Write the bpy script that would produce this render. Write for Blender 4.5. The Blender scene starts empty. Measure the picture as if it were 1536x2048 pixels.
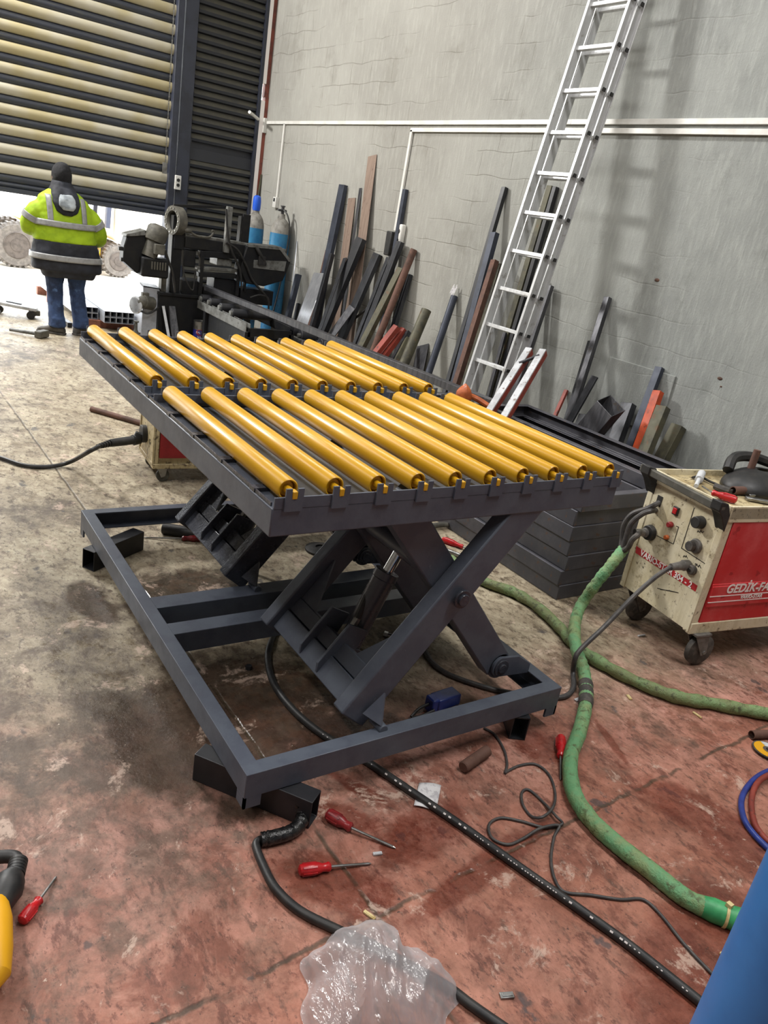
import bpy, bmesh, math, random
from mathutils import Vector as V, Matrix, noise
random.seed(7)
PI = math.pi
SC = bpy.context.scene
COL = SC.collection

# ------------------------------------------------------------------ camera
CAM_H, FPX, PCX, PCY = 1.70, 1520.0, 768.0, 1024.0
RC = Matrix(((0.82807451, -0.53678223, 0.16173262),
             (-0.06792171, -0.3824246, -0.92148688),
             (0.55648831, 0.75207464, -0.35313523)))      # world -> camera (x right, y down, z forward)
cam = bpy.data.cameras.new('camera')
cam_o = bpy.data.objects.new('camera', cam)
COL.objects.link(cam_o)
cam.sensor_fit = 'HORIZONTAL'
cam.sensor_width = 36.0
cam.lens = FPX / 1536.0 * 36.0
cam.clip_start = 0.05
cam.clip_end = 400
right, down, fwd = RC[0], RC[1], RC[2]
rot = Matrix((right, -V(down), -V(fwd))).transposed()
cam_o.matrix_world = Matrix.Translation((0, 0, CAM_H)) @ rot.to_4x4()
SC.camera = cam_o

# ------------------------------------------------------------------ view, world, lamps
SC.view_settings.view_transform = 'Standard'
SC.view_settings.look = 'None'
SC.view_settings.gamma = 1.0
SC.view_settings.use_curve_mapping = False
SC.view_settings.exposure = 0.0
SC.cycles.max_bounces = 7
SC.cycles.diffuse_bounces = 3
SC.cycles.glossy_bounces = 3
SC.cycles.transmission_bounces = 3
SC.cycles.transparent_max_bounces = 8
SC.cycles.adaptive_threshold = 0.05

WORLD_STRENGTH = 9.0
w = bpy.data.worlds.new('daylight')
SC.world = w
w.use_nodes = True
wn = w.node_tree
wn.nodes['Background'].inputs[0].default_value = (0.93, 0.97, 1.0, 1)
wn.nodes['Background'].inputs[1].default_value = WORLD_STRENGTH


def area(name, loc, target, sx, sy, power, color=(1, 1, 1)):
    l = bpy.data.lights.new(name, 'AREA')
    l.shape = 'RECTANGLE'
    l.size, l.size_y = sx, sy
    l.energy = power
    l.color = color
    o = bpy.data.objects.new(name, l)
    COL.objects.link(o)
    o.location = loc
    o.rotation_euler = (V(target) - V(loc)).to_track_quat('-Z', 'Y').to_euler()
    return o


area('ceiling_tube_lamp', (2.6, 0.4, 5.6), (2.6, 0.4, 0), 0.5, 3.0, 190, (1, 0.98, 0.96))
area('ceiling_tube_lamp', (2.4, 4.6, 5.6), (2.4, 4.6, 0), 0.5, 3.0, 120, (1, 0.98, 0.96))
area('ceiling_tube_lamp', (0.6, 8.0, 5.6), (0.6, 8.0, 0), 0.5, 3.0, 90, (1, 0.98, 0.96))
area('ceiling_tube_lamp', (-2.2, 1.5, 5.6), (-2.2, 1.5, 0), 0.5, 3.0, 130, (1, 0.98, 0.96))
area('ceiling_tube_lamp', (-2.2, 5.5, 5.6), (-2.2, 5.5, 0), 0.5, 3.0, 110, (1, 0.98, 0.96))
area('high_window_daylight', (-0.9, 10.1, 4.95), (4.4, 4.0, 2.6), 0.9, 0.5, 560, (1, 0.98, 0.95))


# ------------------------------------------------------------------ pixel -> place
def ray(px, py):
    return RC.transposed() @ V(((px - PCX) / FPX, (py - PCY) / FPX, 1.0))


CO = V((0, 0, CAM_H))


def F(px, py, z=0.0):
    r = ray(px, py)
    return CO + r * ((z - CAM_H) / r.z)


def AX(px, py, x):
    r = ray(px, py)
    return CO + r * (x / r.x)


def AY(px, py, y):
    r = ray(px, py)
    return CO + r * (y / r.y)


def onplane(px, py, p, n):
    r = ray(px, py)
    return CO + r * ((V(p) - CO).dot(V(n)) / r.dot(V(n)))


# ------------------------------------------------------------------ materials
def C(h):
    def l(c):
        c /= 255.0
        return c / 12.92 if c <= 0.04045 else ((c + 0.055) / 1.055) ** 2.4
    return (l(int(h[0:2], 16)), l(int(h[2:4], 16)), l(int(h[4:6], 16)), 1)


class NT:
    def __init__(s, name):
        s.m = bpy.data.materials.new(name)
        s.m.use_nodes = True
        s.t = s.m.node_tree
        s.b = s.t.nodes['Principled BSDF']
        s.co = s.n('ShaderNodeTexCoord').outputs['Object']

    def n(s, typ, **k):
        nd = s.t.nodes.new(typ)
        for a, b in k.items():
            setattr(nd, a, b)
        return nd

    def put(s, sock, val):
        if hasattr(val, 'is_output'):
            s.t.links.new(val, sock)
        else:
            sock.default_value = val

    def noise(s, scale, detail=4, rough=0.6, vec=None, dist=0.0):
        nd = s.n('ShaderNodeTexNoise')
        s.put(nd.inputs['Vector'], vec or s.co)
        nd.inputs['Scale'].default_value = scale
        nd.inputs['Detail'].default_value = detail
        nd.inputs['Roughness'].default_value = rough
        nd.inputs['Distortion'].default_value = dist
        return nd.outputs['Fac']

    def scaled(s, sx, sy, sz, rz=0.0):
        nd = s.n('ShaderNodeMapping')
        s.put(nd.inputs['Vector'], s.co)
        nd.inputs['Scale'].default_value = (sx, sy, sz)
        nd.inputs['Rotation'].default_value = (0, 0, rz)
        return nd.outputs[0]

    def ramp(s, fac, lo, hi):
        nd = s.n('ShaderNodeMapRange', interpolation_type='SMOOTHSTEP')
        s.put(nd.inputs[0], fac)
        nd.inputs[1].default_value = lo
        nd.inputs[2].default_value = hi
        nd.inputs[3].default_value = 0
        nd.inputs[4].default_value = 1
        return nd.outputs[0]

    def mix(s, fac, a, b):
        nd = s.n('ShaderNodeMix', data_type='RGBA')
        s.put(nd.inputs[0], fac)
        s.put(nd.inputs[6], a)
        s.put(nd.inputs[7], b)
        return nd.outputs[2]

    def math(s, op, a, b=0.0, c=0.0):
        nd = s.n('ShaderNodeMath', operation=op)
        s.put(nd.inputs[0], a)
        s.put(nd.inputs[1], b)
        s.put(nd.inputs[2], c)
        return nd.outputs[0]

    def xyz(s):
        nd = s.n('ShaderNodeSeparateXYZ')
        s.put(nd.inputs[0], s.co)
        return nd.outputs

    def bump(s, h, strength, dist=0.01):
        nd = s.n('ShaderNodeBump')
        s.put(nd.inputs['Height'], h)
        nd.inputs['Strength'].default_value = strength
        nd.inputs['Distance'].default_value = dist
        s.t.links.new(nd.outputs[0], s.b.inputs['Normal'])

    def fin(s, col, rough=0.5, metal=0.0, spec=None):
        s.put(s.b.inputs['Base Color'], col)
        s.put(s.b.inputs['Roughness'], rough)
        s.put(s.b.inputs['Metallic'], metal)
        if spec is not None:
            s.put(s.b.inputs['Specular IOR Level'], spec)
        return s.m


def mat(name, c1, rough=0.5, metal=0.0, c2=None, scale=6.0, lo=0.42, hi=0.62, c3=None, s3=40.0, lo3=0.6, hi3=0.68,
        bump=0.0, bs=60.0, spec=None):
    n = NT(name)
    col = C(c1)
    if c2:
        col = n.mix(n.ramp(n.noise(scale, 6, 0.65), lo, hi), col, C(c2))
    if c3:
        col = n.mix(n.ramp(n.noise(s3, 5, 0.6), lo3, hi3), col, C(c3))
    if bump:
        n.bump(n.noise(bs, 4), bump, 0.004)
    rg = n.math('MULTIPLY_ADD', n.noise(scale * 2.5, 3), 0.25, rough - 0.12)
    return n.fin(col, rg, metal, spec)


def stretched(name, c1, c2, rough, metal=0.0, sc=(30, 30, 2), c3=None):
    n = NT(name)
    col = n.mix(n.ramp(n.noise(1.0, 5, 0.7, n.scaled(*sc)), 0.35, 0.65), C(c1), C(c2))
    if c3:
        col = n.mix(n.ramp(n.noise(14, 6, 0.7), 0.58, 0.68), col, C(c3))
    return n.fin(col, rough, metal)


MT = {}
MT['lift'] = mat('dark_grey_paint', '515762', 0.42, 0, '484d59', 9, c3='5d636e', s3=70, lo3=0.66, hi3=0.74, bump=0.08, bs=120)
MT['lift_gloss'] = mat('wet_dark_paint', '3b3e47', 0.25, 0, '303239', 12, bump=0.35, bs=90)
MT['cyl_paint'] = mat('satin_cylinder_paint', '4a4d56', 0.28, 0, '43464f', 9)
MT['tray'] = mat('tray_sheet_paint', '55575b', 0.38, 0, '494b50', 5)
MT['yellow'] = mat('yellow_roller_paint', 'cf9d1e', 0.32, 0, 'c99719', 2.5)
MT['yellow_axle'] = mat('yellow_axle_paint', 'c98a18', 0.4, 0, 'b07414', 30)
MT['black'] = mat('black_painted_steel', '1d1e22', 0.45, 0, '26262a', 8)
MT['saw'] = mat('grimy_black_machine_paint', '101115', 0.5, 0, '1a1a19', 9, spec=.35)
MT['saw_grey'] = mat('grimy_grey_machine_paint', '6e6f6c', 0.5, 0, '4c4b46', 10, c3='38352f', s3=25)
MT['saw_white'] = mat('pale_tank_paint', 'b9bcc3', 0.5, 0, 'a4a7ae', 7)
MT['motor'] = mat('dusty_motor_paint', '48463f', 0.65, 0, '5d5a51', 12)
MT['mill'] = stretched('mill_scale_steel', '3a3a3e', '58585b', 0.42, 0.55, c3='4b4540')
MT['mill_dark'] = stretched('dark_mill_steel', '26272b', '3b3c40', 0.42, 0.45, c3='35312d')
MT['mill_frame'] = mat('scaled_channel_steel', '4a4a50', 0.42, 0.2, '5a595e', 5, c3='5f4d45', s3=22, lo3=0.62, hi3=0.7)
MT['mill_blue'] = mat('blue_grey_steel', '3a3f4b', 0.5, 0.3, '2f333e', 6)
MT['mill_olive'] = mat('olive_weathered_steel', '54513f', 0.6, 0.2, '3c3a30', 7, c3='5e4a36', s3=18)
MT['rust'] = mat('rusty_steel', '66493e', 0.75, 0.15, '4d3930', 6, c3='7a5a48', s3=30)
MT['rust_pale'] = stretched('pale_rusty_plate', '7b685c', '8d7a6c', 0.6, 0.3, c3='6a554a')
MT['red_steel'] = mat('red_primer_steel', '8d3a2c', 0.55, 0, '7a3126', 8, c3='5b2d24', s3=25)
MT['orange_steel'] = mat('orange_primer_steel', 'b8471c', 0.55, 0, '9c3a18', 9, c3='5f2d1d', s3=22, lo3=0.58)
MT['bright'] = stretched('bright_plate', 'c9cbd0', 'e0e1e4', 0.3, 0.8)
MT['alu'] = stretched('aluminium', 'b4b5b5', 'c9caca', 0.36, 0.35, c3='9c9994')
MT['skylit_tube'] = stretched('skylit_tube_steel', 'a2a6ae', 'b9bdc4', 0.4, 0.3)  # mill steel paled in colour to carry the skylight glare on the tubes
MT['chrome'] = mat('chromed_steel', 'c8c8c8', 0.18, 1.0)
MT['steel'] = mat('bare_steel', '9a9a98', 0.35, 0.9, '7c7a76', 20)
MT['white_paint'] = mat('scuffed_white_paint', 'c4c6c8', 0.5, 0, 'a7a8aa', 8, c3='7d6f68', s3=30)
MT['conduit'] = mat('white_plastic_conduit', 'd9d8d2', 0.4, 0, 'cbc9c2', 4)
MT['rubber'] = mat('black_rubber', '1b1b1c', 0.5, 0, '2b2927', 20)
MT['rubber_dusty'] = mat('dusty_rubber', '3b3835', 0.65, 0, '56504a', 25)
MT['cable'] = mat('dusty_cable_sheath', '3c3a3a', 0.5, 0, '4d4946', 25)
MT['tape'] = mat('crumpled_black_tape', '141415', 0.2, 0, '2c2b2a', 40, bump=0.9, bs=70)
MT['olive_hose'] = mat('oily_dark_hose', '3f4034', 0.45, 0, '54503c', 20)
MT['red_plastic'] = mat('red_plastic_grip', 'b81d22', 0.3, 0, 'a0181d', 20)
MT['red_plastic_dirty'] = mat('oily_red_plastic_grip', '8a2326', 0.35, 0, '5e1a1c', 25)


def cream_paint(name, a, b_, grime, lo):
    n = NT(name)
    col = n.mix(n.ramp(n.noise(5, 7, 0.7), 0.40, 0.66), C(a), C(b_))
    col = n.mix(n.math('MULTIPLY', n.ramp(n.noise(1.0, 6, 0.72, n.scaled(11, 11, 2.2)), 0.48, 0.72), 0.40), col, C('9a8961'))
    col = n.mix(n.math('MULTIPLY', n.ramp(n.noise(30, 6, 0.75), lo, lo + 0.09), 0.85), col, C(grime))
    col = n.mix(n.math('MULTIPLY', n.ramp(n.noise(6, 9, 0.82), 0.52, 0.64), 0.65), col, C('77633f'))
    return n.fin(col, 0.5)


MT['cream'] = cream_paint('stained_cream_paint', 'd8cfb4', 'c8bc9a', '5a4a33', 0.57)
MT['cream_dirty'] = cream_paint('rust_stained_cream_paint', 'bfb08a', '9b8860', '4b3a27', 0.52)
MT['welder_red'] = mat('red_welder_paint', 'c4252b', 0.4, 0, 'd4585a', 3, lo=0.42, hi=0.7, c3='a51d24', s3=18)
MT['welder_red_dark'] = mat('dark_red_welder_paint', '8e1f22', 0.5, 0, '7d1a1d', 8)
MT['white_ink'] = mat('white_print', 'ece6e2', 0.5)
MT['black_ink'] = mat('black_print', '201d1a', 0.6)
MT['red_ink'] = mat('red_stripe_print', 'b4242c', 0.45, 0, 'a82028', 10)
MT['grey_plastic'] = mat('grey_plastic', '6d6a66', 0.5, 0, '55514c', 20)
MT['blue_cyl'] = mat('blue_cylinder_paint', '27658f', 0.42, 0, '31759b', 5, c3='24485f', s3=26, lo3=0.6, hi3=0.68)
MT['blue_deep'] = mat('deep_blue_cylinder_paint', '2b6aa8', 0.4, 0, '24609c', 3)
MT['cyl_grey'] = mat('grey_cylinder_shoulder', '8a8780', 0.55, 0, '6b6760', 12)
MT['cap_blue'] = mat('bright_blue_cap', '1f57c8', 0.4)
MT['blue_clamp'] = mat('blue_painted_casting', '2b3f8c', 0.35, 0, '24357a', 20)
MT['tin_blue'] = mat('blue_tin_label', '2b2f86', 0.35)
MT['tin_dark'] = mat('dark_tin_label', '24232a', 0.35)
MT['tin_red'] = mat('red_tin_logo', 'b8282c', 0.35)
MT['wood'] = mat('splintered_wood', 'd2c08c', 0.7, 0, 'b79f68', 20)
MT['wood_red'] = mat('reddish_wood', '8f5b48', 0.7, 0, '7a4a3a', 15)
MT['paper'] = mat('printed_paper', 'd8d6d6', 0.6, 0, 'b8b5b8', 50, lo=0.5, hi=0.6)
MT['orange_rag'] = mat('orange_plastic', 'b9602e', 0.45, 0, '9c4c22', 20)
MT['shoe'] = mat('worn_grey_shoe', '55504a', 0.7, 0, '3a3733', 18)
MT['jeans'] = mat('blue_denim', '33476c', 0.85, 0, '22304c', 7, c3='4d678f', s3=12, lo3=0.6, hi3=0.72, bump=0.3, bs=180)
MT['hivis'] = mat('lime_safety_fabric', '9fbe12', 0.7, 0, '8cab0e', 6, bump=0.35, bs=16)
MT['navy'] = mat('navy_jacket_fabric', '23262f', 0.75, 0, '1a1c23', 8, bump=0.35, bs=16)
MT['reflect'] = mat('silver_reflective_tape', '9b9c9c', 0.45, 0.1, '8b8c8c', 20)
MT['fleece'] = mat('pale_grey_hood_lining', 'a9b0b4', 0.85, 0, '7f868b', 10)
MT['skin'] = mat('skin', '9c6c55', 0.55)
MT['beanie'] = mat('black_knit', '131316', 0.9, 0, '1d1d20', 60)
MT['fork_yellow'] = mat('forklift_yellow_paint', 'd99f12', 0.5)
MT['fork_blown'] = mat('blown_out_forklift_yellow', 'e6e0cc', 0.5)  # yellow bodywork coloured near white to imitate blown-out daylight
MT['fork_dark'] = mat('forklift_dark_paint', '3a3f52', 0.5)
MT['tyre'] = mat('dusty_tyre', '655f5a', 0.85, 0, '7a736d', 14)
MT['rim'] = mat('dusty_wheel_rim', '5f5650', 0.7, 0, '4d4540', 12)


def two_tone_green(name, c1, c2, c3):
    n = NT(name)
    b = n.noise(9, 5, 0.7)
    col = n.mix(n.ramp(b, 0.4, 0.62), C(c1), C(c2))
    col = n.mix(n.ramp(n.noise(30, 5, 0.7), 0.52, 0.66), col, C(c3))
    n.bump(n.noise(34, 5, 0.7), 0.8, 0.012)
    return n.fin(col, 0.55)


MT['green'] = two_tone_green('green_hose_sleeve', '669b6c', '7f9464', '55643f')
MT['green_faded'] = two_tone_green('faded_green_hose_sleeve', '76905f', '71794f', '4c5236')
MT['green_bright'] = mat('bright_green_sleeve_end', '3f9f63', 0.5, 0, '348a55', 20)


def floor_material():
    n = NT('worn_red_painted_concrete')
    x, y, z = n.xyz()
    big = n.noise(0.55, 4, 0.55)
    med = n.noise(2.6, 8, 0.68, dist=0.6)
    fine = n.noise(13, 6, 0.72)
    speck = n.noise(46, 4, 0.7)
    # where the red floor paint is: the near half of the floor, thinning out further back
    reach = n.math('ADD', n.math('MULTIPLY_ADD', x, 0.08, y), -0.10)
    reach = n.math('MULTIPLY_ADD', big, -1.6, reach)
    reach = n.math('MULTIPLY_ADD', med, -1.1, reach)
    red = n.math('SUBTRACT', 1.0, n.ramp(reach, 0.15, 1.05))
    m2 = n.noise(6.0, 6, 0.74, n.scaled(1, 1, 1, 0.5), 0.4)
    m3 = n.noise(17, 7, 0.72, n.scaled(1.0, 0.6, 1, 0.6))
    pale = n.mix(n.ramp(med, 0.36, 0.60), C('a39780'), C('b8ad95'))
    pale = n.mix(n.ramp(m2, 0.50, 0.66), pale, C('8b7d66'))
    pale = n.mix(n.ramp(m3, 0.52, 0.64), pale, C('685b49'))
    pale = n.mix(n.math('MULTIPLY', n.ramp(n.noise(40, 5, 0.75, n.scaled(1, .6, 1, 0.9)), 0.56, 0.62), 0.7), pale, C('54483a'))
    rose = n.mix(n.ramp(med, 0.38, 0.58), C('ab7464'), C('c08f80'))
    rose = n.mix(n.math('MULTIPLY', n.ramp(m2, 0.49, 0.64), 0.7), rose, C('b98c7b'))
    rose = n.mix(n.math('MULTIPLY', n.ramp(m3, 0.55, 0.68), 0.55), rose, C('c6a392'))
    warm = n.ramp(n.math('ADD', y, n.math('MULTIPLY', big, -0.9)), 1.15, 0.55)
    rose = n.mix(n.math('MULTIPLY', warm, 0.55), rose, C('a4674e'))
    rose = n.mix(n.math('MULTIPLY', n.ramp(n.noise(2.9, 6, 0.76, n.scaled(1, 1, 1, 0.9), 0.5), 0.50, 0.60), 0.85), rose, C('8a5544'))
    rose = n.mix(n.math('MULTIPLY', n.ramp(n.noise(12, 6, 0.76, n.scaled(1, .5, 1, 0.9)), 0.54, 0.62), 0.7), rose, C('673b30'))
    rose = n.mix(n.math('MULTIPLY', n.ramp(n.noise(38, 5, 0.75, n.scaled(1, .6, 1, 0.9)), 0.56, 0.64), 0.6), rose, C('54322a'))
    col = n.mix(red, pale, rose)
    # brushed-on wear: short dashes
    dash = n.ramp(n.noise(1.0, 6, 0.7, n.scaled(26, 9, 1, 0.55)), 0.56, 0.66)
    col = n.mix(n.math('MULTIPLY', dash, 0.65), col, C('5d463b'))
    # trodden-in dirt
    dirt = n.ramp(n.noise(1.35, 6, 0.72, n.scaled(1, 1, 1, 1.1)), 0.50, 0.66)
    col = n.mix(n.math('MULTIPLY', n.math('MULTIPLY', dirt, n.ramp(m2, 0.33, 0.55)), 0.85), col, C('51443a'))
    grey = n.ramp(n.noise(5.5, 5, 0.6, n.scaled(1.3, 1, 1, 0.3)), 0.64, 0.69)
    col = n.mix(n.math('MULTIPLY', grey, 0.75), col, C('4c4a4c'))

    wobble = (n.noise(6.2, 6, 0.75), n.noise(10.5, 6, 0.75))

    def pool(cx, cy, rx, ry, a, seed, wob=0.55):
        dx = n.math('SUBTRACT', x, cx)
        dy = n.math('SUBTRACT', y, cy)
        ca, sa = math.cos(a), math.sin(a)
        u = n.math('DIVIDE', n.math('ADD', n.math('MULTIPLY', dx, ca), n.math('MULTIPLY', dy, sa)), rx)
        v = n.math('DIVIDE', n.math('SUBTRACT', n.math('MULTIPLY', dy, ca), n.math('MULTIPLY', dx, sa)), ry)
        d = n.math('SQRT', n.math('ADD', n.math('MULTIPLY', u, u), n.math('MULTIPLY', v, v)))
        d = n.math('MULTIPLY_ADD', wobble[0 if seed < 5.5 else 1], wob * 2.6, n.math('SUBTRACT', d, wob))
        return n.math('SUBTRACT', 1.0, n.ramp(d, 0.84, 1.30))

    # spilt oil and hydraulic fluid, darkened more to paint shade under the lift
    oil_shade = None
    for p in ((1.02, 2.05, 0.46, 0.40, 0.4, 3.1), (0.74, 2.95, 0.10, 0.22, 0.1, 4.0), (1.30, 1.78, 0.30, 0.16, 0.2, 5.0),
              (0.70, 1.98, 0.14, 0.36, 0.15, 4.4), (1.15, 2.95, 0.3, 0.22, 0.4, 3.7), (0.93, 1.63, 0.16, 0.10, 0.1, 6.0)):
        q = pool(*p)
        oil_shade = q if oil_shade is None else n.math('MAXIMUM', oil_shade, q)
    col = n.mix(n.math('MULTIPLY', oil_shade, 0.86), col, n.mix(n.ramp(fine, 0.45, 0.6), C('3a3029'), C('4b3527')))
    wet = None
    for p in ((1.99, 1.47, 0.10, 0.13, 0.3, 7.0), (1.24, 1.54, 0.03, 0.12, 0.5, 9.0), (1.42, 1.12, 0.35, 0.05, 0.2, 6.0),
              (2.28, 1.38, 0.02, 0.16, -0.35, 9.0), (1.62, 1.75, 0.12, 0.05, 0.6, 8.0), (1.75, 0.62, 0.40, 0.16, 0.35, 5.0),
              (2.30, 0.80, 0.14, 0.5, 0.2, 5.0), (1.12, 1.47, 0.05, 0.16, 0.8, 8.0), (0.98, 1.25, 0.10, 0.2, 0.8, 7.0),
              (1.32, 1.30, 0.20, 0.10, 0.2, 6.0)):
        q = pool(*p)
        wet = q if wet is None else n.math('MAXIMUM', wet, q)
    col = n.mix(n.math('MULTIPLY', wet, 0.62), col, C('6b2e22'))
    grime = pool(0.42, 2.25, 0.75, 1.15, 0.1, 2.2, 0.7)
    gp = n.math('MULTIPLY', grime, n.math('MULTIPLY_ADD', n.ramp(m2, 0.40, 0.60), 0.6, 0.3))
    col = n.mix(n.math('MULTIPLY', gp, 0.8), col, C('5e5145'))
    puddle = n.math('MULTIPLY', pool(0.66, 2.62, 0.22, 0.5, 0.1, 5.0, 0.8), n.ramp(n.noise(9, 6, 0.7), 0.46, 0.56))
    wet = n.math('MAXIMUM', wet, puddle)
    # saw-cut joints, one along and one across the hall
    wob = n.math('MULTIPLY_ADD', n.noise(7, 4), 0.05, -0.025)
    j1 = n.math('ABSOLUTE', n.math('ADD', n.math('SUBTRACT', n.math('MULTIPLY_ADD', x, -0.04, y), 1.072), wob))
    j2 = n.math('ABSOLUTE', n.math('ADD', n.math('SUBTRACT', n.math('MULTIPLY_ADD', y, 0.03, x), 1.068), n.math('MULTIPLY', wob, 0.4)))
    j3 = n.math('ABSOLUTE', n.math('SUBTRACT', y, 6.45))
    jm = n.math('SUBTRACT', 1.0, n.ramp(n.math('MINIMUM', n.math('MINIMUM', j1, j2), j3), 0.002, 0.010))
    brk = n.ramp(n.noise(5, 4), 0.36, 0.5)
    jm = n.math('MULTIPLY', jm, brk)
    col = n.mix(n.math('MULTIPLY', jm, 0.8), col, C('4a4032'))
    worn = n.math('ADD', n.math('MULTIPLY', n.ramp(n.noise(7.5, 6, 0.78, n.scaled(1, .7, 1, 0.8), 0.8), 0.40, 0.60), 0.6), n.math('MULTIPLY', n.ramp(n.noise(24, 6, 0.78), 0.40, 0.62), 0.4))
    mul = n.n('ShaderNodeMix', data_type='RGBA', blend_type='MULTIPLY')
    n.put(mul.inputs[0], 1.0)
    n.put(mul.inputs[6], col)
    n.put(mul.inputs[7], n.mix(worn, C('c9c3be'), C('ffffff')))
    col = mul.outputs[2]
    bare = n.math('MULTIPLY', n.ramp(n.noise(5.2, 6, 0.74, n.scaled(1, 1, 1, 1.7), 0.5), 0.57, 0.64), n.ramp(n.noise(26, 6, 0.7), 0.40, 0.55))
    col = n.mix(n.math('MULTIPLY', bare, 0.6), col, C('ccb3a2'))
    # flecks
    col = n.mix(n.math('MULTIPLY', n.ramp(speck, 0.64, 0.69), 0.75), col, C('2c2725'))
    col = n.mix(n.math('MULTIPLY', n.ramp(n.noise(31, 4, 0.7, n.scaled(1, 1, 1, 2.0)), 0.69, 0.74), 0.6), col, C('d8c6b4'))
    rough = n.math('MULTIPLY_ADD', fine, 0.3, 0.42)
    rough = n.math('MULTIPLY_ADD', n.math('MAXIMUM', oil_shade, wet), -0.30, rough)
    h = n.math('ADD', n.math('MULTIPLY', fine, 0.6), n.math('MULTIPLY', jm, -1.2))
    h = n.math('ADD', h, n.math('MULTIPLY', speck, 0.5))
    n.bump(h, 0.5, 0.006)
    return n.fin(col, rough, 0.0, 0.4)


def wall_material():
    n = NT('brushed_grey_render')
    x, y, z = n.xyz()
    cb = n.n('ShaderNodeCombineXYZ')
    n.put(cb.inputs[0], y)
    n.put(cb.inputs[1], z)
    br = n.n('ShaderNodeTexBrick')
    dv = n.n('ShaderNodeVectorMath', operation='ADD')
    n.put(dv.inputs[0], cb.outputs[0])
    nz = n.n('ShaderNodeTexNoise')
    n.put(nz.inputs['Vector'], n.co)
    nz.inputs['Scale'].default_value = 2.5
    sc = n.n('ShaderNodeVectorMath', operation='SCALE')
    n.put(sc.inputs[0], nz.outputs['Color'])
    sc.inputs['Scale'].default_value = 0.09
    n.put(dv.inputs[1], sc.outputs[0])
    n.put(br.inputs['Vector'], dv.outputs[0])
    br.inputs['Scale'].default_value = 1.0
    br.inputs['Mortar Size'].default_value = 0.006
    br.inputs['Mortar Smooth'].default_value = 0.6
    br.inputs['Brick Width'].default_value = 0.42
    br.inputs['Row Height'].default_value = 0.205
    br.offset = 0.5
    joint = br.outputs['Fac']
    show = n.ramp(n.noise(1.1, 4, 0.6), 0.44, 0.62)
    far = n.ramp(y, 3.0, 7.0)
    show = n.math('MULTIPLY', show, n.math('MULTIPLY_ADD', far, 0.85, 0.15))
    joint = n.math('MULTIPLY', joint, show)
    cloud = n.noise(0.9, 6, 0.62)
    strokes = n.noise(1.0, 6, 0.7, n.scaled(1, 30, 5))
    grain = n.noise(70, 4, 0.7)
    col = n.mix(n.ramp(cloud, 0.35, 0.65), C('878a87'), C('989b97'))
    col = n.mix(n.math('MULTIPLY', n.ramp(strokes, 0.45, 0.7), 0.5), col, C('a9aca7'))
    col = n.mix(n.math('MULTIPLY', n.ramp(n.noise(2.2, 6, 0.7), 0.54, 0.7), 0.5), col, C('70736f'))
    col = n.mix(n.math('MULTIPLY', n.ramp(grain, 0.6, 0.75), 0.35), col, C('6d6e69'))
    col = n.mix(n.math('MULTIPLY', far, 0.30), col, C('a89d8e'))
    col = n.mix(n.math('MULTIPLY', joint, 0.4), col, C('6f6a60'))
    h = n.math('ADD', n.math('MULTIPLY', strokes, 0.7), n.math('MULTIPLY', grain, 0.25))
    h = n.math('ADD', h, n.math('MULTIPLY', joint, -0.55))
    n.bump(h, 0.55, 0.02)
    return n.fin(col, 0.85, 0, 0.25)


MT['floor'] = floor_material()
MT['wall'] = wall_material()
MT['plain_wall'] = mat('grey_plaster', '8f8d88', 0.85, 0, '7f7d78', 2)
MT['ceiling'] = mat('roof_sheeting', '8d8f90', 0.7, 0, '808283', 2)
MT['ground'] = mat('sunlit_concrete_yard', 'c6bfb2', 0.9, 0, 'b7afa1', 2)


def shutter_material():
    n = NT('striped_shutter_paint')
    x, y, z = n.xyz()
    k = n.math('FRACT', n.math('DIVIDE', n.math('SUBTRACT', z, 0.163), 0.2075))
    st = n.math('MULTIPLY', n.ramp(k, 0.40, 0.42), n.math('SUBTRACT', 1.0, n.ramp(k, 0.97, 0.99)))
    st = n.math('MULTIPLY', st, n.ramp(z, 1.45, 1.46))
    dust = n.ramp(n.noise(1.0, 5, 0.7, n.scaled(6, 1, 60)), 0.5, 0.7)
    pale = n.mix(n.ramp(n.noise(1.3, 3), 0.4, 0.65), C('b9b3a0'), C('aca07a'))
    dark = n.mix(n.math('MULTIPLY', dust, 0.6), C('383c46'), C('5a5848'))
    return n.fin(n.mix(st, dark, pale), 0.5)


MT['shutter'] = shutter_material()


def dusty_slats():
    n = NT('dusty_dark_slats')
    g = n.n('ShaderNodeNewGeometry')
    sp3 = n.n('ShaderNodeSeparateXYZ')
    n.put(sp3.inputs[0], g.outputs['Normal'])
    up = n.ramp(sp3.outputs[2], 0.25, 0.55)
    dust = n.math('MULTIPLY', up, n.math('MULTIPLY_ADD', n.noise(5, 5, 0.7), 0.7, 0.0))
    col = n.mix(n.noise(3, 3), C('30333a'), C('292b31'))
    return n.fin(n.mix(dust, col, C('6f6a55')), 0.5)


MT['shutter_dark'] = dusty_slats()
MT['post'] = mat('dark_post_paint', '343845', 0.45, 0, '2b2e38', 4)
MT['trim_red'] = mat('red_oxide_flashing', '8e4c3e', 0.6, 0, '6f4038', 8)


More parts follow.
